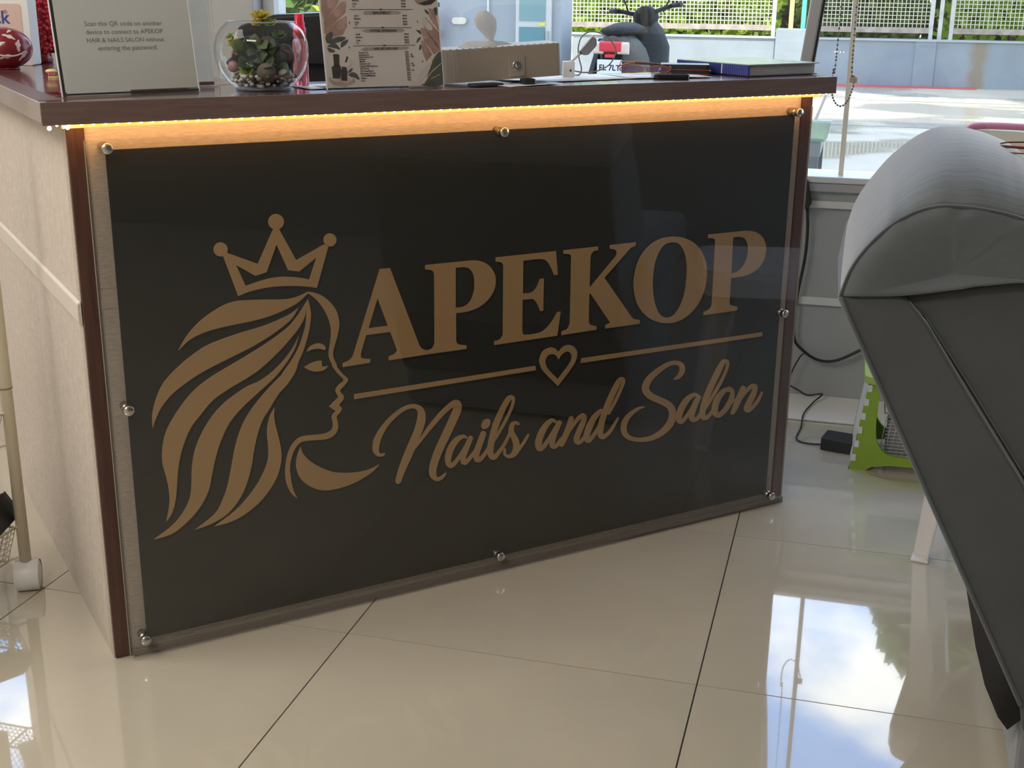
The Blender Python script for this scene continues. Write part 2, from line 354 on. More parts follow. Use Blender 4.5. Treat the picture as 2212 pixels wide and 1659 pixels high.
def bush(name, x0, x1, y0, y1, z0, z1, n, m, label, size=.13, seed=1):
    rd = random.Random(seed); mb = MB()
    for i in range(n):
        p = Vector((rd.uniform(x0, x1), rd.uniform(y0, y1), z0+(z1-z0)*rd.random()**.9)); d = Vector((rd.uniform(-1, 1), rd.uniform(-1, .6), rd.uniform(-.8, .8))); d.normalize()
        w = d.cross(Vector((rd.uniform(-.5, .5), rd.uniform(-1, -.2), rd.uniform(.1, 1)))).normalized(); s_ = size*rd.uniform(.6, 1.5)
        k = len(mb.v); mb.v += [tuple(p), tuple(p+d*s_*.5+w*s_*.32), tuple(p+d*s_), tuple(p+d*s_*.5-w*s_*.32)]; mb.f.append((k, k+1, k+2, k+3)); mb.sm.append(False)
    t = thing(name, label, 'bush', ((x0+x1)/2, (y0+y1)/2, -.15))
    c = Vector(t.location)
    mb.v = [tuple(Vector(q)-c) for q in mb.v]
    mb.build('foliage', m, t, kind='stuff', fix=False)
    for i in range(6):
        x = x0+(x1-x0)*(i+.5)/6-c.x
        MB().tube([(x, 0, 0), (x+.05, .03, (z1+.15)*.5), (x-.04, 0, (z1+.15)*.9)], [.03, .022, .01], 5).build('stem', mat('bark', (.14, .10, .07), .9), t)
bush('hedge_bush', -3.6, -.45, 16.6, 17.6, -.1, 2.2, 5200, hedge_m, 'bright green bush behind the scooter fence panel', seed=1)
bush('hedge_bush', -.15, 1.5, 16.6, 17.5, -.1, 2.2, 2400, leafmat('hedge_leaf_mid', (.19, .26, .05), .35), 'mid green bush behind the fence bars and blind chain', seed=2)
bush('hedge_bush', 1.7, 5.4, 16.5, 17.6, -.1, 2.2, 4200, hedge_m, 'bright green bush behind the farthest mesh panel', seed=3)
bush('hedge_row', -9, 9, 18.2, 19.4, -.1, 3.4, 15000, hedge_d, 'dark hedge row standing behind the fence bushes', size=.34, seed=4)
bush('roadside_bush', -6.3, -5.2, 14.3, 15.6, -.1, 2.4, 1500, hedge_m, 'sunlit bush beside the white van far outside', seed=5)
# unseen tree added at right to cut off part of the mirrored sky
tr = thing('shade_tree', 'leafy tree standing outside beyond the right end of the window', 'tree', (5.8, 12.5, -.15))
MB().tube([(0, 0, 0), (.1, 0, 2.5), (-.5, .1, 5), (-1.6, 0, 6.6)], [.2, .17, .12, .05], 8).build('trunk', MATS['bark'], tr)
mb = MB(); rd = random.Random(11)
for c, r_, n in (((-3.0, 0, 5.75), 1.42, 6500), ((-1.8, .2, 6.0), 1.7, 5500), ((-1.0, .3, 6.9), 1.5, 2000), ((.6, 0, 6.6), 2.4, 2600), ((-3.0, -.1, 4.6), 1.4, 2200), ((-1.6, -.1, 4.0), 1.4, 1800)):
    for i in range(n):
        p = Vector((rd.gauss(0, 1), rd.gauss(0, 1), rd.gauss(0, 1))).normalized()*r_*rd.random()**.33 + Vector(c); d = Vector((rd.uniform(-1, 1), rd.uniform(-1, 1), rd.uniform(-1, 1))).normalized(); w = d.orthogonal().normalized()
        k = len(mb.v); mb.v += [tuple(p-d*.16), tuple(p+w*.11), tuple(p+d*.16), tuple(p-w*.11)]; mb.f.append((k, k+1, k+2, k+3)); mb.sm.append(False)
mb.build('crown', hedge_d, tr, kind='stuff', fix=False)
# grey booth with a door and poster
bt = thing('booth_building', 'pale grey blue booth with a postered door, seen above the tissue box', 'building', (-2.75, 7.0, -.15))
booth_m = mat('booth_paint', (.36, .395, .43), .75, noise=.06, nscale=1.2)
MB().box(0, 1.483, 0, .35, 0, 3.4).build('wall', booth_m, bt, bevel=.02)
dr = MB().box(1.165, 1.415, -.03, 0, 0, 2.1).build('door', mat('door_white', (.58, .60, .59), .5), bt)
MB().box(1.19, 1.375, -.036, -.03, .3, .945).build('poster', mat('poster_teal', (.12, .26, .30), .4), dr)
MB().prism([(1.25, .62), (1.275, .60), (1.345, .80), (1.33, .845), (1.30, .83)], -.038, -.036, 'xz').build('printed_arm', mat('poster_skin', (.40, .35, .26), .5), dr)
MB().prism([(1.29, .58), (1.305, .565), (1.36, .665), (1.35, .69)], -.038, -.036, 'xz').build('printed_strip', mat('poster_white', (.48, .52, .50), .5), dr)
MB().box(1.19, 1.375, -.036, -.03, .985, 1.9).build('pane', mat('door_glass', (.22, .35, .37), .1), dr)
MB().box(1.33, 1.375, -.040, -.036, .955, .975).build('yellow_sticker', mat('yellow_sticker', (.8, .68, .1), .5), dr)
MB().box(1.385, 1.40, -.05, -.03, .86, .92).build('handle', alu_m, dr)
MB().rbox(.70, .80, -.03, 0, .955, 1.0, .02, axis='y').build('wall_lamp', mat('lamp_cream', (.72, .68, .58), .5), bt)
MB().box(.955, .965, -.02, 0, 0, 2.6).build('conduit', mat('pipe_white', (.7, .72, .74), .5), bt)
fe = thing('fire_extinguisher', 'red cylinder on the booth wall beside the menu sign', 'extinguisher', (-2.16, 6.90, .62))
MB().lathe([(0, 0), (.035, 0), (.04, .02), (.04, .22), (.025, .26), (.012, .28), (.012, .30), (0, .30)], 14).build('cylinder', mat('red_gloss', (.62, .04, .05), .3), fe)
MB().box(-.012, .04, -.01, .01, .30, .33).build('valve', black_rub_m, fe)
MB().box(-.03, .03, .03, .095, .1, .14).build('bracket', alu_m, fe)
# white vehicle far outside
cr_ = thing('white_van', 'rear of a white van parked outside beyond the black chair', 'van', (-8.1, 20.5, -.15), R(6))
car_m = mat('car_white', (.52, .53, .54), .25, Coat_Weight=.5)
MB().prism([(-.85, .35), (.85, .35), (.88, .9), (.82, 1.25), (.70, 1.75), (-.70, 1.75), (-.82, 1.25), (-.88, .9)], 0, 3.6, 'xz').build('body', car_m, cr_, bevel=.05)
MB().prism([(-.66, 1.22), (.66, 1.22), (.58, 1.66), (-.58, 1.66)], -.02, .02, 'xz').build('rear_window', mat('dark_glass', (.03, .035, .04), .1), cr_)
for s_ in (-1, 1): MB().rbox(s_*.76-.06, s_*.76+.06, -.03, .02, .86, 1.2, .03, axis='y').build('tail_light', mat('tail_red', (.6, .03, .05), .25), cr_)
MB().box(-.22, .22, -.03, .0, .98, 1.06).build('handle_recess', mat('dark_trim', (.16, .17, .17), .5), cr_)
MB().rbox(-.86, .86, -.1, .05, .38, .60, .05, axis='x').build('bumper', mat('bumper_grey', (.25, .26, .27), .5), cr_)
for s_ in (-1, 1): MB().lathe([(.12, -.1), (.3, -.1), (.31, 0), (.3, .1), (.12, .1)], 16, M=Matrix.Translation((s_*.72, .6, .31)) @ Matrix.Rotation(pi/2, 4, 'Y')).build('wheel', black_rub_m, cr_)
# ================================================================== RECEPTION COUNTER
def linen(name, col, col2, vstretch=True):
    m = mat(name, col, .75, noise=1, col2=col2, nscale=60, stretch=(1, 1, 6.0) if vstretch else (6, 1, 1), bump=.35, bscale=160, detail=6.0); return m
linen_m = linen('linen_wallpaper', (.56, .49, .42), (.41, .35, .295))
side_m = mat('side_wallpaper', (.60, .53, .465), .7, noise=1, col2=(.53, .46, .40), nscale=45, stretch=(1, 1, 1), bump=.5, bscale=75, detail=7.0)
wood_m = mat('dark_laminate', (.195, .128, .112), .32, noise=1, col2=(.145, .092, .080), nscale=10, stretch=(1.2, 12, 14), detail=8.0, Coat_Weight=.35, Coat_Roughness=.12)
trim_m = mat('dark_trim_strip', (.105, .048, .032), .38, noise=1, col2=(.06, .026, .018), nscale=9, stretch=(14, 14, 1.0), detail=8.0)
counter = thing('reception_counter', 'L shaped salon reception counter with dark wood top and linen papered front', 'counter', C(0, 0, 0), CA)
MB().box(0, 1.43, 0, .02, 0, .8755).build('front_panel', linen_m, counter, bevel=.001)
MB().box(0, .018, .0205, 1.25, 0, .8755).build('side_panel', side_m, counter, bevel=.001)
MB().box(1.412, 1.43, .0205, .19, 0, .8755).build('end_panel', side_m, counter, bevel=.001)
MB().box(.02, 1.41, .172, .19, 0, .72).build('inner_panel', linen_m, counter)
MB().box(.001, .027, -.006, 0, .002, .868).build('trim_post', trim_m, counter, bevel=.0015)
MB().box(1.403, 1.429, -.006, 0, .002, .868).build('trim_post', trim_m, counter, bevel=.0015)
MB().box(.0, .9, -.0008, 0, .62, .6212).build('paper_seam', mat('seam_shadow', (.36, .30, .25), .8), counter)  # darker line along the wallpaper seam
MB().box(.028, .40, -.0012, 0, .590, .6035).build('paper_patch', linen_m, counter)
MB().box(1.0, 1.425, -.016, -.004, 0, .012).box(.03, 1.0, -.012, -.004, 0, .009).build('kick_strip', mat('kick_strip', (.23, .19, .155), .5), counter, kind='stuff')
# cable cover running along the left side
MB().prism([(-.006, .572), (0, .568), (0, .606), (-.006, .603)], -.004, 1.2, 'xz').build('cable_cover', mat('cable_cover_ivory', (.66, .60, .53), .45), counter, bevel=.002)
# counter top: front board, left board, edge bands
top_m = mat('top_laminate', (.17, .075, .062), .22, noise=1, col2=(.085, .036, .032), nscale=7, stretch=(1.6, 16, 1), detail=8.0, Coat_Weight=.6, Coat_Roughness=.08)
top2_m = mat('top_laminate_side', (.19, .08, .066), .22, noise=1, col2=(.09, .038, .034), nscale=7, stretch=(16, 1.6, 1), detail=8.0, Coat_Weight=.6, Coat_Roughness=.08)
ct = MB().prism([(-.037, -.061), (1.4312, -.061), (1.4312, .18), (.33, .18), (.33, 1.25), (-.037, 1.25)], .8770, .9045, 'xy').build('counter_top', top_m, counter)
MB().prism([(-.036, .02), (.329, .18), (.329, 1.249), (-.036, 1.249)], .9045, .9048, 'xy').build('side_veneer', top2_m, ct)
MB().box(-.0405, 1.4335, -.0636, -.061, .8760, .9051).build('front_edge_band', wood_m, ct, bevel=.0008)
MB().box(-.0405, 1.4335, -.0645, -.055, .8735, .8772).build('lower_lip', wood_m, ct, bevel=.001)
MB().box(-.0405, -.037, -.061, 1.25, .8760, .9051).build('side_edge_band', mat('side_edge', (.30, .23, .20), .3, Coat_Weight=.5), ct, bevel=.0008)
MB().box(1.4312, 1.4335, -.061, .18, .8760, .9051).build('end_edge_band', wood_m, ct, bevel=.0008)
MB().box(-.037, -.0045, -.03, 1.24, .9046, .90505).build('edge_strip_inlay', mat('inlay_dark', (.10, .055, .05), .3), ct)
# ------------------------------------------------------------------ LED strip under the board
led = thing('led_strip', 'warm glowing LED strip under the front edge of the counter top', 'led strip', C(-.022, .048, .872), CA)
MB().box(0, 1.452, -.003, .003, .002, .005).build('tape', mat('led_tape', (.75, .55, .25), .4), led)
sleeve = MB().box(.012, 1.44, .006, .010, -.0055, .004).build('glowing_sleeve', emit('led_sleeve_glow', (1.0, .40, .10), 1.25), led)
lamp('led_strip_light', 'AREA', C(.708, .0345, .8725), -CV*.8 + Vector((0, 0, -1)), .75, (1.0, .54, .20), shape='RECTANGLE', size=1.43, size_y=.004)
_z = (CV*.8 + Vector((0, 0, 1))).normalized(); _y = _z.cross(CU); bpy.data.objects['led_strip_light'].rotation_euler = Matrix(((CU.x, _y.x, _z.x), (CU.y, _y.y, _z.y), (CU.z, _y.z, _z.z))).to_euler()
ledm = emit('led_chip_glow', (1.0, .66, .24), 14)
l0 = MB().ball((0, 0, 0), (.0022, .0022, .0022), 8, 4).build('diode', ledm, led); l0.location = (.004, 0, .0003)
for k in range(1, 87):
    o = l0.copy(); COL.objects.link(o); o.location = (.004 + k*.01675, 0, .0003)
for k, p in enumerate(((-.006, .002, -.004), (.018, -.001, -.0035))):
    MB().ball((0, 0, 0), .0030, 8, 5).build('bright_diode', emit('led_bright', (1.0, .85, .5), 60), led).location = p
MB().tube(cr([(.03, .046, .0), (.036, .0465, -.004), (.06, .0465, -.001), (.2, .0465, .0005), (.6, .0465, .001), (1.3, .0465, .0005)]), .0006, 5).build('feed_wire', mat('brown_wire', (.16, .07, .03), .5), led)

# ================================================================== SALON SIGN on the counter front
LOGO=[["crown_outline",[[2194,6564,1,2260,6611,1,2751,6385,1,3030,6919,1,3130,6911,1,3394,6383,1,3883,6600,1,3953,6557,1,3730,5888,1,3547,5932,0,3262,5972,0,2979,5987,0,2754,5974,0,2568,5945,0,2400,5897,1],[2392,6402,1,2701,6194,1,2888,6237,1,3074,6672,1,3251,6233,1,3437,6193,1,3744,6400,1,3604,6042,1,3458,6085,0,3268,6121,0,3137,6136,0,2949,6132,0,2761,6102,0,2531,6047,1]]],["crown_ball",[[2274,6663,0,2266,6629,0,2248,6599,0,2222,6577,0,2190,6564,0,2155,6562,0,2120,6571,0,2090,6589,0,2067,6616,0,2053,6649,0,2050,6683,0,2057,6717,0,2075,6747,0,2101,6769,0,2133,6782,0,2168,6784,0,2202,6776,0,2233,6757,0,2256,6730,0,2270,6698,0]]],["crown_ball",[[3215,7024,0,3207,6986,0,3187,6952,0,3157,6927,0,3120,6912,0,3079,6909,0,3040,6919,0,3005,6940,0,2977,6970,0,2961,7006,0,2956,7045,0,2965,7083,0,2985,7116,0,3014,7141,0,3051,7156,0,3091,7159,0,3131,7150,0,3166,7130,0,3194,7100,0,3211,7063,0]]],["crown_ball",[[4101,6655,0,4094,6622,0,4077,6594,0,4051,6572,0,4019,6560,0,3984,6558,0,3950,6566,0,3919,6584,0,3895,6610,0,3880,6641,0,3876,6674,0,3882,6707,0,3899,6735,0,3925,6756,0,3957,6769,0,3992,6771,0,4026,6763,0,4057,6745,0,4081,6719,0,4096,6688,0]]],["hair_strand",[[3567,5840,1,3426,5790,0,3291,5764,0,3119,5762,0,2782,5796,0,2450,5819,0,2285,5811,0,2082,5747,0,1859,5628,0,1652,5471,0,1499,5299,0,1390,5131,1,1568,5272,0,1751,5349,0,1988,5402,0,2300,5437,0,2578,5459,0,2861,5499,0,3149,5578,0,3383,5673,0,3572,5815,1]]],["face_outline",[[3567,5840,1,3678,5813,0,3832,5736,0,3965,5607,0,4059,5463,0,4099,5304,0,4100,5188,0,4065,5038,0,4009,4870,0,3975,4758,0,3982,4659,0,4037,4514,0,4043,4480,0,4133,4356,0,4223,4262,0,4228,4220,0,4168,4148,0,4086,4078,0,4091,4026,0,4141,3957,0,4128,3887,0,4057,3816,0,4092,3759,0,4095,3717,0,4058,3661,0,4004,3618,0,4008,3555,0,4024,3449,0,4013,3368,0,3962,3293,0,3866,3243,0,3740,3233,0,3575,3251,0,3412,3262,0,3329,3246,0,3255,3186,0,3189,3074,0,3142,2917,0,3129,2774,0,3146,2562,0,3180,2388,0,3241,2243,1,3147,2342,0,3072,2503,0,3043,2665,0,3046,2831,0,3079,3011,0,3132,3157,0,3208,3267,0,3313,3341,0,3436,3357,0,3600,3344,0,3744,3336,0,3838,3351,0,3902,3386,0,3930,3454,0,3922,3549,0,3914,3612,0,3933,3661,0,3990,3707,1,3869,3808,1,4046,3951,1,3998,4061,0,4004,4101,0,4054,4165,0,4143,4223,0,4130,4276,0,4040,4380,0,3961,4502,0,3948,4546,0,3902,4670,0,3899,4768,0,3924,4901,0,3949,5053,0,3947,5207,0,3898,5386,0,3806,5568,0,3694,5713,0,3572,5815,1]]],["hair_strand",[[3398,5592,1,3260,5508,0,3027,5423,0,2760,5353,0,2384,5288,0,2087,5223,0,1828,5146,0,1605,5028,0,1400,4891,0,1212,4733,0,1087,4593,0,983,4391,0,912,4174,0,896,4024,0,897,3918,1,959,4071,0,1062,4246,0,1238,4428,0,1449,4568,0,1735,4718,0,2176,4886,0,2555,5023,0,2863,5162,0,3097,5293,0,3276,5422,0]]],["hair_strand",[[3568,5714,1,3475,5587,0,3353,5432,0,3192,5281,0,2937,5124,0,2646,4973,0,2264,4799,0,1886,4627,0,1626,4466,0,1430,4284,0,1249,4062,0,1105,3835,0,1034,3614,0,1007,3424,0,1009,3266,0,1048,3042,0,1072,2819,0,1066,2580,0,993,2283,1,1095,2413,0,1166,2620,0,1205,2853,0,1236,3086,0,1278,3296,0,1349,3520,0,1490,3809,0,1671,4014,0,1891,4232,0,2185,4392,0,2479,4524,0,2698,4640,0,3001,4869,0,3221,5069,0,3383,5238,0,3487,5397,0,3537,5542,1,3512,5299,0,3456,5115,0,3370,4915,0,3245,4721,0,3060,4496,0,3124,4540,0,2858,4321,0,2611,4082,0,2423,3853,0,2294,3615,0,2201,3351,0,2125,3042,0,2038,2713,0,1936,2467,0,1788,2250,0,1448,2044,1,1739,2096,0,2019,2223,0,2249,2466,0,2382,2729,0,2464,2980,0,2517,3235,0,2590,3505,0,2691,3750,0,2819,3929,0,2988,4163,0,3154,4317,0,3302,4515,0,3359,4667,0,3466,4884,0,3554,5141,0,3602,5364,0,3608,5515,0]]],["hair_strand",[[3384,5115,1,3273,4928,0,3110,4739,0,2890,4559,0,2675,4437,0,2471,4379,0,2234,4258,0,2016,4115,0,1815,3912,0,1649,3665,0,1539,3427,0,1475,3161,0,1447,2887,0,1412,2652,0,1303,2431,0,1100,2209,0,769,2016,1,1070,2053,0,1345,2219,0,1569,2438,0,1719,2693,0,1793,2962,0,1867,3230,0,1981,3529,0,2151,3818,0,2396,4056,0,2658,4252,0,2882,4417,0,3004,4524,0,3187,4729,0,3312,4923,0]]],["hair_strand",[[2914,3944,1,2833,3827,0,2775,3655,0,2758,3497,0,2767,3292,0,2762,3109,0,2710,2934,0,2578,2691,0,2387,2460,0,2138,2241,0,1774,2036,1,2029,2056,0,2290,2137,0,2578,2318,0,2791,2547,0,2922,2771,0,2989,3028,0,2984,3234,0,2945,3465,0,2905,3674,0,2897,3837,0]]],["collar_curve",[[3336,3168,1,3362,3064,0,3459,2922,0,3619,2778,0,3865,2627,0,4117,2552,0,4374,2522,0,4591,2535,0,4772,2588,1,4633,2473,0,4435,2381,0,4217,2315,0,3981,2285,0,3769,2294,0,3603,2344,0,3420,2468,0,3303,2616,0,3248,2773,0,3244,2919,0,3280,3058,0]]],["brow",[[3512,4829,1,3564,4899,0,3654,4940,0,3743,4940,0,3811,4906,0,3845,4853,0,3833,4810,1,3739,4847,0,3621,4853,0]]],["closed_eye",[[3453,4566,1,3573,4618,0,3692,4640,0,3775,4633,1,3766,4591,0,3787,4529,0,3881,4530,1,3805,4468,0,3665,4460,0,3548,4495,0]]],["letter",[[4861,6091,1,5050,6092,1,5580,4666,1,5636,4595,0,5737,4553,1,5725,4482,1,4996,4473,1,4993,4543,1,5097,4571,0,5149,4627,0,5139,4671,1,5032,4977,1,4582,4978,1,4482,4685,1,4475,4613,0,4517,4570,0,4647,4544,1,4641,4480,1,4143,4472,1,4145,4538,1,4270,4579,0,4337,4653,1],[4808,5597,1,4989,5091,1,4628,5090,1]]],["letter",[[5709,6078,1,6606,6074,1,6793,6042,0,6957,5946,0,7065,5798,0,7094,5657,0,7067,5511,0,6961,5351,0,6772,5223,0,6537,5164,0,6300,5160,1,6298,4679,1,6314,4613,0,6373,4573,0,6507,4545,1,6507,4479,1,5725,4482,1,5726,4555,1,5829,4580,0,5876,4670,1,5880,5907,1,5842,5969,0,5708,6003,1],[6295,5974,1,6445,5971,1,6560,5933,0,6642,5820,0,6667,5659,0,6649,5492,0,6572,5331,0,6444,5260,0,6293,5261,1]]],["letter",[[7091,6081,1,8337,6082,1,8390,5639,1,8310,5638,1,8244,5777,0,8142,5917,0,7993,5968,0,7655,5968,1,7655,5368,1,7832,5364,0,7941,5450,0,8012,5601,1,8092,5602,1,8092,4994,1,8025,4998,1,7960,5142,0,7883,5231,0,7809,5246,0,7649,5249,1,7653,4683,1,7666,4619,0,7721,4586,0,7970,4583,0,8120,4625,0,8269,4752,0,8396,4930,1,8467,4935,1,8407,4483,1,7075,4477,1,7074,4547,1,7183,4566,0,7248,4635,1,7248,5833,1,7242,5940,0,7182,5988,0,7091,6007,1]]],["letter",[[8504,6082,1,9251,6082,1,9254,6014,1,9143,5997,0,9090,5915,1,9090,5316,1,9645,5851,1,9676,5915,0,9639,5985,0,9519,6018,1,9517,6085,1,10099,6089,1,10097,6022,1,9984,5987,0,9894,5906,1,9415,5477,1,10032,4688,1,10118,4602,0,10270,4556,1,10266,4486,1,9476,4486,1,9473,4553,1,9584,4585,1,9114,5209,1,9089,5205,1,9094,4663,1,9136,4601,0,9274,4557,1,9272,4489,1,8497,4481,1,8500,4551,1,8622,4585,0,8678,4691,1,8673,5921,1,8646,5989,0,8506,6017,1]]],["letter",[[10983,6120,0,11238,6068,0,11500,5938,0,11700,5728,0,11813,5473,0,11836,5236,0,11796,4980,0,11656,4711,0,11425,4512,0,11145,4415,0,10861,4426,0,10576,4519,0,10346,4686,0,10185,4901,0,10104,5163,0,10093,5391,0,10147,5658,0,10285,5881,0,10493,6043,0,10735,6116,0],[10976,6011,0,11133,5952,0,11255,5792,0,11328,5543,0,11341,5263,0,11309,4962,0,11211,4715,0,11065,4555,0,10897,4532,0,10738,4617,0,10615,4829,0,10551,5091,0,10534,5392,0,10569,5662,0,10654,5859,0,10784,5987,0]]],["letter",[[11812,6088,1,12737,6086,1,12979,6047,0,13170,5937,0,13282,5773,0,13308,5591,0,13249,5405,0,13080,5253,0,12815,5171,0,12449,5159,1,12450,4694,1,12478,4606,0,12663,4544,1,12657,4471,1,11809,4472,1,11813,4538,1,11956,4582,0,12008,4671,1,11997,5921,1,11969,5989,0,11817,6018,1],[12435,5981,1,12568,5981,1,12720,5940,0,12814,5814,0,12839,5658,0,12804,5471,0,12683,5316,0,12539,5259,0,12450,5256,1]]],["rule_line",[[4334,3959,1,7945,3963,1,7954,3877,1,4331,3868,1]]],["rule_line",[[8960,3971,1,13368,3928,1,13370,3843,1,8940,3879,1]]],["heart",[[8441,4162,1,8357,4246,0,8242,4273,0,8104,4223,0,8035,4097,0,8040,3983,0,8138,3810,0,8445,3497,1,8647,3703,0,8786,3868,0,8847,3986,0,8851,4112,0,8775,4225,0,8644,4272,0,8529,4246,0],[8445,4018,1,8386,4106,0,8296,4141,0,8207,4119,0,8158,4030,0,8186,3917,0,8265,3811,0,8442,3634,1,8600,3802,0,8676,3884,0,8733,3991,0,8722,4084,0,8655,4143,0,8578,4137,0,8502,4090,0]]],["letter_dot",[[6963,3084,0,6998,3045,0,6994,2980,0,6954,2921,0,6884,2899,0,6830,2923,0,6817,2972,0,6833,3035,0,6883,3082,0]]]]
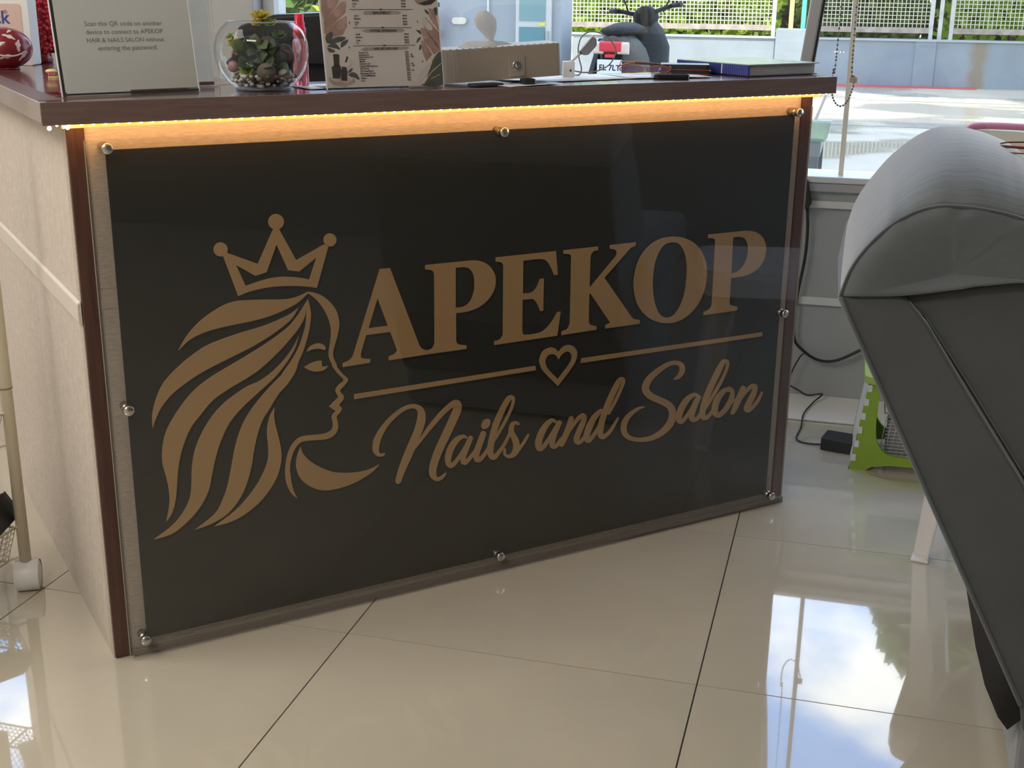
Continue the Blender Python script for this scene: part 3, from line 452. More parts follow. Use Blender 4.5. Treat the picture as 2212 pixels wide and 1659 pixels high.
SCRIPT=[[[4881,2782,4888,2769,4870,2788,4885,2758,4859,2789,4878,2751,4843,2785,4865,2743,4831,2783,4848,2734,4820,2785,4824,2731,4802,2793,4795,2732,4785,2803,4759,2741,4777,2815,4722,2763,4771,2833,4690,2797,4768,2856,4662,2842,4770,2884,4649,2900,4776,2927,4651,2963,4788,2982,4665,3033,4808,3041,4693,3105,4839,3108,4736,3177,4880,3181,4791,3249,4927,3249,4851,3316,4981,3309,4914,3377,5042,3365,4981,3433,5104,3414,5049,3482,5166,3455,5118,3524,5230,3490,5188,3560,5290,3514,5256,3587,5348,3529,5323,3603,5402,3535,5390,3610,5448,3528,5454,3606,5487,3510,5517,3590,5516,3484,5579,3559,5529,3459,5634,3508,5533,3431,5667,3442,5531,3388,5683,3370,5524,3338,5684,3297,5513,3281,5671,3223,5495,3215,5646,3148,5472,3146,5618,3073,5443,3078,5585,2999,5408,3007,5549,2924,5371,2932,5512,2849,5332,2855,5474,2771,5292,2776,5434,2691,5254,2698,5395,2613,5219,2623,5355,2540,5186,2548,5317,2471,5154,2471,5280,2401,5126,2391,5246,2329,5101,2310,5213,2254,5077,2230,5180,2178,5078,2201,5160,2159,5094,2170,5130,2152],[5346,2648,5333,2660,5361,2646,5330,2675,5372,2651,5333,2686,5411,2693,5371,2729,5450,2735,5409,2772,5489,2775,5448,2814,5524,2811,5483,2851,5560,2846,5519,2886,5606,2891,5561,2932,5666,2953,5614,2998,5735,3023,5675,3076,5810,3095,5744,3156,5892,3173,5825,3239,5981,3253,5912,3323,6063,3321,5994,3396,6135,3372,6067,3453,6200,3410,6134,3499,6252,3433,6193,3532,6287,3441,6244,3553,6294,3439,6302,3557,6269,3451,6370,3521,6259,3459,6403,3459,6253,3439,6409,3398,6241,3401,6398,3333,6217,3344,6369,3262,6181,3271,6329,3185,6139,3189,6284,3102,6091,3098,6234,3011,6037,2999,6178,2912,5984,2902,6124,2815,5934,2809,6073,2723,5885,2717,6023,2633,5841,2627,5981,2548,5804,2537,5945,2464,5773,2449,5916,2384,5752,2370,5895,2316,5742,2303,5886,2265,5743,2242,5885,2229,5758,2185,5887,2202,5789,2133,5889,2178,5833,2092,5897,2153,5881,2066,5905,2137,5930,2058,5919,2131,5972,2064,5944,2133,6009,2079,5972,2139,6040,2104,6001,2150,6064,2135,6032,2169,6087,2164,6064,2188,6090,2171,6072,2191,6089,2180,6081,2189]],[[6524,2793,6514,2780,6521,2808,6499,2778,6513,2820,6486,2783,6496,2836,6465,2795,6470,2857,6453,2802,6429,2868,6443,2800,6380,2867,6415,2789,6325,2856,6379,2770,6270,2832,6346,2743,6219,2792,6312,2707,6172,2742,6277,2660,6132,2687,6248,2612,6102,2627,6224,2563,6081,2564,6205,2511,6068,2503,6192,2463,6066,2444,6186,2422,6072,2388,6186,2385,6089,2338,6189,2363,6121,2294,6191,2356,6173,2263,6185,2356,6230,2266,6186,2354,6274,2297,6214,2365,6314,2340,6257,2396,6353,2386,6300,2434,6393,2433,6340,2478,6433,2484,6378,2527,6474,2536,6417,2580,6515,2590,6456,2634,6556,2646,6494,2691,6597,2701,6532,2748,6600,2719,6548,2757,6593,2741,6571,2757],[6596,2819,6627,2801,6569,2815,6639,2774,6551,2801,6638,2750,6518,2741,6610,2687,6484,2681,6583,2625,6454,2624,6556,2565,6425,2569,6530,2508,6398,2514,6506,2458,6379,2458,6492,2418,6375,2400,6489,2383,6385,2345,6493,2354,6413,2293,6490,2350,6476,2265,6464,2361,6519,2279,6471,2359,6553,2305,6497,2369,6591,2342,6534,2397,6633,2389,6578,2438,6671,2435,6619,2479,6702,2476,6652,2516,6730,2516,6682,2553,6757,2556,6712,2590,6759,2569,6724,2596,6755,2584,6739,2596]],[[6857,2868,6895,2848,6825,2862,6912,2816,6804,2843,6913,2787,6778,2786,6889,2729,6753,2728,6865,2671,6728,2669,6841,2610,6699,2603,6814,2544,6670,2533,6788,2477,6650,2467,6772,2423,6646,2405,6767,2385,6657,2350,6768,2357,6685,2298,6765,2353,6744,2266,6748,2360,6794,2272,6753,2358,6834,2295,6777,2364,6874,2333,6814,2390,6916,2382,6858,2431,6954,2433,6899,2475,6985,2483,6932,2519,7013,2534,6963,2567,7040,2584,6993,2615,7042,2597,7004,2622,7036,2612,7019,2623]],[[6931,2439,6916,2452,6947,2439,6912,2467,6959,2445,6914,2479,7020,2519,6973,2556,7081,2595,7031,2633,7144,2676,7092,2715,7212,2770,7160,2808,7282,2871,7231,2906,7344,2966,7293,3000,7397,3055,7345,3086,7441,3138,7389,3167,7476,3212,7422,3239,7499,3276,7440,3299,7512,3330,7448,3348,7517,3376,7447,3383,7508,3418,7441,3399,7480,3454,7439,3398,7438,3472,7443,3393,7397,3471,7442,3390,7359,3455,7431,3380,7322,3423,7409,3354,7281,3372,7377,3306,7237,3307,7339,3242,7192,3234,7299,3169,7146,3154,7257,3090,7099,3065,7214,3003,7056,2970,7175,2912,7020,2866,7142,2813,6989,2757,7112,2709,6965,2658,7089,2613,6948,2570,7073,2531,6938,2490,7065,2460,6939,2417,7064,2408,6958,2351,7071,2375,6996,2296,7078,2360,7058,2260,7069,2360,7118,2267,7066,2357,7155,2298,7093,2367,7191,2336,7131,2393,7234,2387,7178,2435,7283,2449,7230,2490,7328,2513,7278,2549,7367,2577,7318,2608,7403,2642,7354,2672,7438,2706,7390,2736,7439,2720,7400,2743,7433,2734,7416,2745]],[[7625,2873,7611,2857,7621,2893,7591,2855,7610,2909,7572,2861,7591,2922,7555,2877,7566,2938,7544,2889,7531,2948,7539,2890,7495,2947,7528,2884,7458,2937,7517,2872,7425,2910,7510,2856,7403,2867,7503,2827,7390,2814,7499,2786,7388,2755,7501,2753,7405,2698,7514,2727,7431,2652,7538,2692,7451,2612,7565,2646,7469,2569,7590,2597,7485,2528,7615,2543,7493,2491,7630,2480,7494,2447,7631,2414,7489,2399,7621,2347,7480,2366,7594,2288,7464,2340,7544,2249,7437,2316,7485,2231,7411,2302,7427,2228,7387,2303,7373,2243,7359,2316,7326,2273,7340,2332,7291,2312,7333,2353,7279,2358,7333,2390,7281,2400,7333,2429,7283,2440,7328,2442,7289,2450,7317,2453,7300,2457],[7368,2247,7358,2267,7385,2237,7364,2282,7402,2234,7375,2292,7452,2244,7422,2307,7505,2254,7467,2322,7558,2276,7507,2341,7605,2313,7548,2370,7645,2357,7591,2406,7681,2400,7631,2443,7715,2438,7666,2478,7745,2476,7697,2513,7772,2513,7725,2547,7795,2551,7751,2580,7814,2587,7775,2612,7833,2623,7799,2645,7834,2632,7807,2650,7829,2643,7818,2650]],[[8448,2772,8435,2759,8446,2788,8418,2758,8437,2802,8402,2765,8411,2827,8372,2786,8375,2858,8352,2801,8317,2873,8344,2800,8258,2857,8317,2782,8200,2827,8280,2746,8147,2787,8244,2705,8099,2736,8210,2657,8056,2678,8178,2601,8022,2618,8152,2547,7996,2558,8132,2496,7979,2496,8118,2445,7971,2439,8110,2402,7973,2383,8106,2366,7987,2329,8106,2339,8021,2277,8099,2339,8087,2248,8075,2349,8136,2259,8080,2348,8176,2286,8107,2359,8216,2329,8147,2389,8259,2384,8194,2435,8306,2448,8246,2493,8361,2524,8302,2566,8422,2609,8361,2651,8482,2693,8420,2736,8485,2710,8435,2744,8478,2729,8456,2744],[8506,2806,8538,2787,8477,2804,8550,2760,8457,2790,8549,2735,8421,2732,8518,2675,8385,2674,8487,2615,8353,2615,8461,2556,8324,2554,8438,2497,8298,2492,8420,2440,8283,2434,8408,2393,8281,2378,8403,2356,8292,2324,8403,2330,8325,2272,8396,2330,8387,2245,8382,2335,8437,2252,8396,2332,8480,2276,8423,2340,8519,2314,8458,2367,8557,2363,8498,2410,8595,2411,8540,2454,8599,2426,8554,2461,8594,2444,8574,2459]],[[8762,2849,8800,2832,8732,2841,8819,2804,8714,2823,8823,2776,8691,2758,8803,2710,8668,2694,8784,2643,8644,2633,8761,2576,8617,2572,8734,2510,8588,2511,8704,2447,8562,2455,8675,2392,8542,2408,8648,2347,8527,2365,8622,2310,8511,2321,8596,2272,8510,2299,8578,2260,8522,2274,8552,2257],[8603,2370,8587,2381,8618,2370,8583,2395,8629,2376,8584,2407,8684,2447,8635,2482,8739,2518,8686,2556,8794,2584,8738,2627,8851,2646,8792,2693,8908,2702,8847,2755,8958,2743,8897,2804,8999,2767,8941,2838,9028,2776,8986,2861,9019,2777,9049,2859,9000,2790,9101,2808,9000,2773,9115,2754,8994,2741,9111,2696,8975,2694,9087,2634,8942,2631,9053,2569,8910,2568,9021,2507,8880,2506,8994,2446,8851,2444,8969,2387,8833,2386,8955,2344,8834,2332,8953,2323,8858,2280,8950,2319,8910,2241,8935,2326,8964,2236,8936,2323,9011,2252,8961,2325,9055,2284,8995,2341,9097,2336,9036,2382,9141,2400,9082,2441,9184,2463,9129,2501,9186,2478,9142,2508,9180,2495,9161,2508]],[[9580,2777,9567,2763,9577,2794,9549,2762,9568,2808,9532,2769,9536,2836,9497,2794,9493,2871,9472,2812,9424,2884,9461,2810,9355,2857,9425,2782,9285,2812,9377,2731,9223,2758,9333,2675,9173,2696,9297,2618,9133,2627,9263,2555,9101,2560,9235,2493,9077,2494,9211,2435,9061,2427,9194,2380,9057,2366,9187,2342,9071,2307,9188,2324,9118,2249,9178,2327,9198,2232,9155,2331,9249,2262,9179,2338,9296,2309,9227,2370,9349,2372,9282,2423,9411,2456,9344,2502,9481,2556,9412,2601,9550,2655,9480,2701,9552,2673,9496,2710,9544,2694,9519,2711],[9621,2736,9600,2750,9642,2737,9592,2768,9655,2746,9594,2784,9717,2842,9655,2881,9779,2939,9717,2977,9834,3031,9771,3067,9881,3119,9817,3154,9922,3202,9857,3235,9952,3270,9886,3301,9972,3316,9904,3345,9982,3350,9911,3371,9983,3384,9910,3386,9969,3421,9905,3394,9933,3455,9906,3392,9878,3465,9916,3387,9836,3450,9909,3377,9797,3423,9890,3352,9757,3382,9865,3312,9715,3321,9830,3254,9670,3246,9790,3179,9627,3169,9749,3102,9586,3093,9710,3026,9546,3012,9670,2948,9509,2931,9634,2869,9475,2850,9601,2790,9444,2768,9570,2711,9417,2686,9546,2634,9395,2605,9527,2557,9377,2524,9513,2481,9369,2451,9506,2419,9373,2387,9506,2374,9391,2329,9509,2345,9435,2272,9503,2345,9506,2249,9490,2348,9558,2260,9511,2347,9601,2282,9547,2356,9642,2308,9584,2372,9683,2344,9623,2398,9726,2393,9668,2437,9772,2460,9718,2496,9819,2538,9773,2568,9867,2617,9828,2641,9868,2626,9837,2646,9863,2638,9850,2646]],[[11162,3225,11155,3239,11174,3219,11159,3249,11186,3217,11167,3255,11219,3216,11192,3268,11257,3216,11213,3280,11299,3229,11229,3297,11342,3256,11253,3327,11385,3295,11277,3362,11415,3343,11289,3393,11425,3401,11291,3425,11416,3462,11287,3459,11386,3521,11279,3480,11333,3568,11268,3493,11272,3596,11242,3511,11210,3613,11202,3526,11146,3623,11155,3536,11074,3626,11103,3538,10994,3616,11041,3528,10901,3589,10963,3501,10802,3551,10874,3459,10708,3509,10791,3413,10623,3464,10718,3365,10542,3413,10652,3313,10476,3356,10605,3263,10427,3292,10574,3212,10395,3220,10558,3164,10390,3138,10558,3128,10422,3055,10570,3102,10480,2985,10599,3067,10554,2921,10645,3027,10646,2864,10713,2984,10747,2814,10806,2936,10837,2767,10900,2886,10918,2722,10986,2839,10988,2680,11073,2790,11033,2643,11153,2727,11062,2606,11212,2651,11082,2564,11247,2571,11092,2518,11262,2491,11088,2463,11258,2408,11071,2403,11235,2325,11042,2348,11191,2248,10996,2294,11124,2183,10934,2241,11041,2128,10864,2197,10951,2084,10788,2163,10858,2052,10704,2138,10757,2030,10616,2123,10651,2020,10518,2120,10538,2023,10414,2127,10421,2038,10319,2144,10314,2060,10239,2172,10218,2088,10170,2207,10129,2125,10121,2243,10051,2173,10091,2279,9991,2233,10071,2320,9949,2300,10060,2362,9926,2369,10057,2408,9921,2439,10063,2458,9931,2508,10078,2505,9957,2571,10102,2549,9999,2624,10138,2593,10053,2669,10180,2633,10111,2706,10231,2669,10175,2738,10288,2701,10244,2764,10341,2726,10309,2781,10384,2740,10365,2787,10425,2747,10415,2783,10469,2755,10462,2779,10475,2757,10469,2777,10479,2763,10476,2772]],[[11859,2756,11846,2740,11854,2776,11824,2739,11842,2791,11804,2745,11802,2821,11762,2772,11754,2855,11729,2793,11684,2875,11706,2796,11610,2866,11668,2781,11536,2841,11620,2749,11468,2804,11575,2710,11410,2753,11534,2663,11360,2692,11495,2608,11319,2629,11463,2551,11288,2562,11436,2493,11266,2491,11416,2435,11258,2424,11406,2390,11268,2361,11407,2361,11301,2300,11410,2346,11373,2252,11389,2354,11442,2258,11384,2351,11488,2288,11418,2360,11534,2332,11464,2389,11590,2396,11521,2446,11654,2475,11583,2523,11712,2551,11640,2597,11759,2617,11687,2662,11801,2681,11728,2725,11842,2744,11769,2788,11844,2762,11785,2797,11834,2782,11809,2798],[11816,2811,11854,2790,11783,2808,11869,2761,11761,2794,11868,2735,11719,2729,11833,2666,11676,2663,11799,2597,11639,2596,11771,2533,11611,2527,11750,2469,11590,2458,11734,2408,11583,2394,11727,2365,11597,2333,11729,2343,11637,2277,11728,2337,11706,2240,11713,2340,11769,2243,11724,2337,11822,2265,11761,2342,11870,2300,11802,2361,11913,2350,11844,2399,11954,2409,11888,2453,11994,2467,11933,2508,11997,2483,11947,2515,11989,2501,11968,2515]],[[11922,2369,11901,2383,11943,2369,11894,2401,11958,2376,11896,2417,12044,2489,11980,2531,12130,2602,12064,2644,12211,2712,12143,2755,12288,2819,12219,2861,12361,2923,12291,2964,12422,3022,12352,3060,12472,3115,12400,3151,12510,3203,12438,3234,12536,3276,12461,3304,12549,3334,12468,3354,12548,3383,12463,3385,12529,3428,12455,3394,12481,3468,12453,3392,12410,3483,12452,3389,12345,3461,12440,3379,12294,3410,12411,3338,12245,3342,12373,3270,12195,3264,12330,3191,12141,3174,12280,3100,12085,3073,12226,3000,12033,2974,12176,2902,11987,2881,12132,2810,11946,2788,12092,2721,11912,2697,12059,2635,11884,2602,12032,2546,11863,2507,12011,2459,11856,2424,12002,2393,11868,2353,12005,2353,11901,2292,12012,2335,11960,2245,12007,2335,12030,2232,12001,2332,12083,2250,12025,2330,12130,2281,12065,2344,12180,2328,12114,2380,12233,2386,12170,2434,12285,2443,12226,2488,12289,2458,12242,2494,12284,2476,12263,2492]],[[12692,2768,12683,2741,12677,2793,12658,2732,12655,2810,12631,2735,12608,2830,12583,2753,12548,2854,12548,2767,12471,2857,12526,2765,12397,2828,12486,2739,12327,2782,12437,2693,12268,2728,12397,2643,12224,2665,12368,2590,12193,2596,12346,2531,12174,2529,12332,2476,12167,2464,12327,2429,12172,2400,12329,2387,12194,2339,12335,2360,12236,2284,12340,2345,12305,2239,12339,2338,12388,2230,12338,2335,12457,2256,12374,2349,12524,2299,12428,2385,12584,2350,12480,2430,12637,2410,12525,2483,12684,2478,12567,2545,12719,2546,12599,2602,12737,2614,12619,2655,12741,2680,12631,2705,12730,2742,12631,2743,12700,2798,12620,2770,12654,2843,12599,2792,12595,2872,12592,2800,12540,2863,12590,2800,12510,2838,12564,2786,12485,2815,12533,2770,12478,2803,12517,2767,12480,2787,12497,2771],[12615,2507,12608,2522,12629,2497,12614,2534,12643,2494,12624,2539,12683,2498,12663,2543,12724,2502,12700,2547,12768,2515,12734,2556,12809,2539,12769,2577,12847,2569,12805,2606,12885,2598,12842,2635,12889,2609,12855,2638,12886,2622,12872,2635]],[[12968,2832,13012,2810,12930,2828,13031,2778,12907,2811,13032,2748,12879,2762,13009,2697,12852,2712,12986,2646,12824,2658,12962,2591,12794,2594,12934,2527,12764,2526,12905,2458,12736,2463,12873,2394,12714,2409,12838,2341,12693,2356,12802,2295,12671,2303,12766,2250,12671,2281,12746,2238,12684,2255,12717,2237],[12790,2373,12773,2384,12805,2373,12767,2397,12817,2378,12768,2409,12872,2448,12819,2482,12927,2517,12869,2555,12985,2581,12923,2625,13051,2642,12985,2693,13119,2699,13049,2757,13178,2736,13110,2806,13221,2749,13169,2834,13245,2747,13234,2841,13225,2757,13314,2807,13216,2760,13346,2743,13211,2726,13346,2684,13197,2683,13334,2626,13174,2634,13310,2565,13141,2577,13276,2504,13107,2519,13243,2445,13073,2462,13210,2386,13038,2403,13178,2331,13017,2346,13162,2298,13029,2283,13158,2302,13090,2229,13135,2320,13158,2218,13120,2321,13206,2234,13139,2321,13248,2261,13177,2335,13290,2294,13220,2358,13336,2331,13266,2389,13384,2375,13312,2429,13426,2426,13355,2472,13455,2484,13392,2518,13476,2546,13426,2570,13496,2606,13461,2623,13496,2614,13468,2628,13491,2623,13478,2629]]]
sign = thing('salon_sign', 'large black salon sign with tan queen logo under a clear acrylic sheet', 'sign', C(0, 0, 0), CA)
print_black = mat('print_black', (.017, .0165, .0125), .6)
print_tan = mat('print_tan', (.45, .275, .125), .6, noise=.10, nscale=3)
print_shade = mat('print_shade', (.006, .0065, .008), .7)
MB().box(.0535, 1.381, -.0100, -.0075, .0265, .8295).build('black_panel', print_black, sign)
acr = MB().rbox(.0228, 1.4126, -.0235, -.0200, .0103, .846, .004, axis='y').build('acrylic_sheet', clear('acrylic_clear', (.985, .985, .98), 1.5), sign)
for a in ((.0215, .0225, .0095, .846), (1.413, 1.414, .0095, .846)): MB().box(a[0], a[1], -.0236, -.0199, a[2], a[3]).build('polished_edge', mat('acrylic_edge', (.30, .28, .25), .3), acr)
MB().box(.0215, 1.414, -.0236, -.0199, .0090, .0102).build('lower_edge', mat('acrylic_edge_dark', (.20, .17, .14), .3), acr)
chrome = mat('brushed_steel', (.52, .49, .45), .28, metal=1.0)
st0 = None
for u, w in ((.052, .834), (.714, .828), (1.375, .836), (.051, .432), (1.378, .431), (.047, .034), (.714, .035), (1.381, .027)):
    if st0 is None:
        st0 = MB().lathe([(0, 0), (.0075, 0), (.0075, .019), (.0065, .0195), (.0065, .0245), (.0085, .025), (.0085, .031), (.0075, .033), (0, .033)], 20, M=Matrix.Rotation(pi/2, 4, 'X')).build('standoff', chrome, sign); o = st0
    else: o = st0.copy(); COL.objects.link(o)
    o.location = (u, 0, w)
def unflat(l): return [(l[i]*1e-4, l[i+1]*1e-4, l[i+2]) for i in range(0, len(l), 3)]
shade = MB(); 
for nm, loops in LOGO:
    lp = [smooth_loop(unflat(l), 4) for l in loops]
    flat_poly(MB(), lp, -.0120, -.0104).build(nm, print_tan, sign, fix=False)
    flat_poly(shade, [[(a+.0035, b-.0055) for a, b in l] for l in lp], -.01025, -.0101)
def strip(mb, fl, y0, y1, dx=0, dz=0):
    p = [(fl[i]*1e-4+dx, fl[i+1]*1e-4+dz) for i in range(0, len(fl), 2)]; n = len(p)//2; vs_ = []; fs = []
    for i in range(n):
        y = y0 - .0004*i/n; vs_ += [(p[2*i][0], y, p[2*i][1]), (p[2*i+1][0], y, p[2*i+1][1]), (p[2*i][0], y1, p[2*i][1]), (p[2*i+1][0], y1, p[2*i+1][1])]
    for i in range(n-1):
        a = 4*i; b = a+4; fs += [(a, a+1, b+1, b), (a, b, b+2, a+2), (a+1, a+3, b+3, b+1)]
    fs += [(0, 2, 3, 1), (4*n-4, 4*n-3, 4*n-1, 4*n-2)]
    mb.add(vs_, fs)
for k, ss in enumerate(SCRIPT):
    mb = MB()
    for i, s_ in enumerate(ss):
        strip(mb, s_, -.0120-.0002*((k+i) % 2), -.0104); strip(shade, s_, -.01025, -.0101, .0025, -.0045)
    mb.build('script_letter', print_tan, sign, fix=False)
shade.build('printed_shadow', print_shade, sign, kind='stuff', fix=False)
# ================================================================== THINGS ON THE COUNTER
def on_top(name, label, cat, u, v, rot, z=TOP, group=None): return thing(name, label, cat, C(u, v, z), CA+R(rot), group)
def text_fit(body, width, m, parent, loc, rot=(pi/2, 0, 0), align='CENTER', name='lettering', bold=0.0):
    o = text_mesh(body, 1.0, m, parent, name, loc, rot, align, bold=bold, extrude=.004)
    xs_ = [v.co.x for v in o.data.vertices]; s = width/(max(xs_)-min(xs_)); o.scale = (s, s, s); return o
acrylic = clear('acrylic_stand_clear', (.97, .98, .98)); edge_lit = mat('acrylic_edge_white', (.72, .74, .74), .3)
ink = mat('grey_ink', (.20, .20, .19), .6); ink_d = mat('black_ink', (.05, .045, .04), .6)
# wifi sign
w = on_top('wifi_sign', 'grey white wifi card in a leaning clear acrylic stand at the counter corner', 'sign', .005, -.015, 8.59)
Ml = Matrix.Rotation(-R(9.5), 4, 'X')
MB().box(0, .2135, 0, .003, .0, .305, M=Ml).box(0, .2135, .003, .0033, 0, .0, M=Ml).build('acrylic_stand', acrylic, w)
MB().box(0, .2135, .0, .075, .0, .002).build('stand_foot', acrylic, w)
MB().box(0, .0012, -.0004, .0034, 0, .305, M=Ml).build('stand_edge', edge_lit, w); MB().box(.2125, .2137, -.0004, .0034, 0, .305, M=Ml).build('stand_edge', edge_lit, w)
MB().box(.0012, .0055, .0012, .0036, .003, .304, M=Ml).box(.0055, .2125, .0012, .0036, .002, .0045, M=Ml).build('dark_border', mat('dark_border', (.05, .045, .04), .5), w)
card_w = MB().box(.0055, .2105, -.0006, -.0001, .0065, .303, M=Ml).build('card', mat('wifi_card', (.60, .60, .55), .6), w)
for i, (tx, wd) in enumerate((('Scan this QR code on another', .1185), ('device to connect to APEKOP', .1175), ('HAIR & NAILS SALON without', .1185), ('entering the password.', .0915))):
    p = Ml @ Vector((.1065+(.002 if i == 3 else 0), -.0009, .0995-.0117*i))
    text_fit(tx, wd, ink, w, p, (pi/2-R(9.5), 0, 0))
# leaflet behind
lf = on_top('leaflet_holder', 'pale lilac leaflet in a clear holder between wifi sign and glass bowl', 'leaflet', .275, -.135, 8)
Ml2 = Matrix.Rotation(-R(7.0), 4, 'X')
MB().box(-.15, 0, 0, .002, 0, .22, M=Ml2).build('clear_holder', acrylic, lf); MB().box(-.15, 0, 0, .06, 0, .0018).build('holder_foot', acrylic, lf)
MB().box(-.149, -.0085, .0022, .0027, .008, .219, M=Ml2).build('leaflet', leafmat('lilac_paper', (.86, .85, .92), .6, .6, .02), lf)
MB().box(-.149, -.0085, .0021, .0027, .0025, .0078, M=Ml2).build('pink_edge', mat('pink_edge', (.45, .18, .17), .5), lf)
MB().box(-.0008, 0.0002, -.0003, .0022, 0, .22, M=Ml2).build('holder_edge', edge_lit, lf)
# price menu
MENU_ART={"skin":[[23,1386,293,1388,269,1301,43,1070,14,1195],[32,1066,203,1214,353,1359,434,1330,405,1195,251,1070,25,888],[25,888,239,1051,416,1147,411,982,324,847,164,819,52,849],[1839,1266,1950,1246,1995,996,2014,895,1988,916,1884,1136],[1713,1106,1782,1126,2012,875,1993,604,1953,654,1752,927],[1676,947,1722,957,1905,755,2004,593,1884,524,1725,747],[1668,738,1715,757,1851,525,1739,416,1684,547],[1606,1394,1874,1395,1736,1355,1666,1325]],"nail":[[127,1387,304,1388,264,1301,197,1258,135,1262,110,1329],[211,1195,307,1311,385,1364,436,1350,417,1263,345,1166,256,1118,207,1147],[246,1012,338,1099,416,1142,412,1050,367,963,289,925,240,954],[1835,1216,1878,1196,1967,1066,1973,1001,1918,1016,1850,1136],[1675,937,1710,947,1800,837,1807,786,1739,782,1690,857],[1678,728,1713,737,1768,606,1753,566,1701,607]],"white":[[1714,1116,1760,1126,1871,996,1887,926,1808,917,1737,1007],[1512,139,1710,336,1859,495,2001,563,1874,414,1746,245,1562,67],[307,362,391,458,451,476,440,418,357,331]],"leaf":[[50,724,33,811,75,868,156,902,158,820,116,762],[60,724,150,791,248,824,373,813,315,760,197,732,101,719],[273,654,291,731,347,760,412,779,373,711,317,673],[45,676,133,723,205,713,260,625,188,645],[43,657,105,646,174,607,151,583,78,588],[351,263,399,321,447,330,404,272],[358,234,436,271,508,240,542,151,470,182,398,203],[1590,918,1662,912,1678,847],[1576,709,1617,788,1674,807,1635,748],[1622,598,1634,668,1663,688,1657,618],[1770,1246,1825,1226,1842,1166,1799,1186],[1940,1266,1998,1276,1992,1156,1955,1176],[2013,573,1955,554,1855,444,1813,354,1687,95,1614,26,1998,26]],"dark":[[138,559,237,552,224,373,135,374],[92,365,131,384,230,382,248,343,221,178,100,181],[245,314,350,307,333,136,233,143],[265,362,338,351,340,312,260,314],[360,517,386,511,345,419,325,434],[1667,1335,1759,1365,1874,1395,1997,1396,1901,1326,1776,1310],[479,1246,1570,1247,1570,1241,478,1240],[514,963,1522,961,1521,955,514,957],[487,682,1563,684,1562,678,486,676],[992,1259,1015,1249,1038,1259,1032,1243,1013,1227,995,1242],[996,977,1018,967,1043,977,1037,960,1016,944,998,960],[998,697,1022,687,1047,696,1041,679,1020,664,1001,680],[460,1060,467,1040,457,1021,450,1040],[418,677,424,657,414,638,407,657],[1637,1072,1642,1052,1634,1032,1629,1052],[1669,442,1675,422,1665,402,1659,422]],"gold":[[1639,56,1803,254,1997,391,2002,379,1813,239,1659,50],[1788,143,1958,210,1959,200,1792,131],[93,367,131,386,130,374,102,357]],"brush":[[700,1181,742,1220,1282,1225,1362,1196,1310,1166,736,1158],[653,913,736,940,1344,944,1407,914,1349,884,730,883],[598,616,676,654,1394,661,1470,640,1390,611,660,600]],"stone":[[34,202,469,172,462,104,297,44,100,73,38,133]],"stonetop":[[35,206,142,175,384,174,469,172,336,117,106,132]]}
MENU_TEXT=[["Medium",533,1369,4,"L"],["Long",528,1321,4,"L"],["XL",534,1275,4,"L"],["\u20b1395",1372,1365,4,"L"],["\u20b1449",1371,1319,4,"L"],["\u20b1499",1370,1275,4,"L"],["Short",544,1132,4,"L"],["Medium",539,1087,4,"L"],["Long",543,1035,4,"L"],["XL",547,996,4,"L"],["\u20b1449",1378,1132,4,"L"],["\u20b1499",1373,1085,4,"L"],["\u20b1549",1377,1038,4,"L"],["\u20b1599",1377,996,4,"L"],["Small",543,846,4,"L"],["Medium",541,800,4,"L"],["Long",542,753,4,"L"],["XL",543,709,4,"L"],["\u20b1399",1380,840,4,"L"],["\u20b1455",1379,795,4,"L"],["\u20b1550",1378,750,4,"L"],["\u20b1650",1379,709,4,"L"],["French Tip",566,561,4,"L"],["\u20b120",1368,560,4,"L"],["Lines/Swirls",566,523,4,"L"],["\u20b115 - 30",1369,522,4,"L"],["Hand-drawn Art",566,489,4,"L"],["\u20b130 - 250",1370,487,4,"L"],["Ombre",567,455,4,"L"],["\u20b130",1370,447,4,"L"],["Marble",567,421,4,"L"],["\u20b130",1371,417,4,"L"],["Chrome Art",568,386,4,"L"],["\u20b125 - 40",1372,379,4,"L"],["Charms/Rhinestones",568,349,4,"L"],["\u20b120 - 150",1373,344,4,"L"],["3D Flower",568,313,4,"L"],["\u20b150",1373,305,4,"L"],["3D Lines/Swirls",568,273,4,"L"],["\u20b130 - 60",1374,272,4,"L"],["Blooming Gel Art",568,234,4,"L"],["\u20b150",1375,232,4,"L"],["Cat Eye/Magnetic",569,200,4,"L"],["\u20b125",1375,194,4,"L"],["Glitter",569,160,4,"L"],["\u20b125",1376,154,4,"L"],["Lace",569,121,4,"L"],["\u20b130",1376,117,4,"L"],["BIAB OVERLAY",1017,1174,5,"C"],["SOFTGEL EXTENSIONS",1025,896,5,"C"],["NAIL ART ADD-ONS",1039,615,5,"C"]]
mn = on_top('price_menu', 'nail price menu with printed hands and leaves in an acrylic stand', 'menu', .405, .009, -2.0)
Mm = Matrix.Rotation(-R(10.5), 4, 'X')
MB().box(-.001, .202, .0012, .0035, 0, .30, M=Mm).build('acrylic_back', acrylic, mn); MB().box(-.001, .202, .0, .07, 0, .0018).build('stand_foot', acrylic, mn)
for a in (-.0014, .2010): MB().box(a, a+.0014, 0, .0036, 0, .30, M=Mm).build('stand_edge', edge_lit, mn)
MB().box(0, .2008, 0, .0010, .0035, .298, M=Mm).build('card', mat('menu_card', (.60, .535, .49), .55, noise=.08, nscale=12), mn)
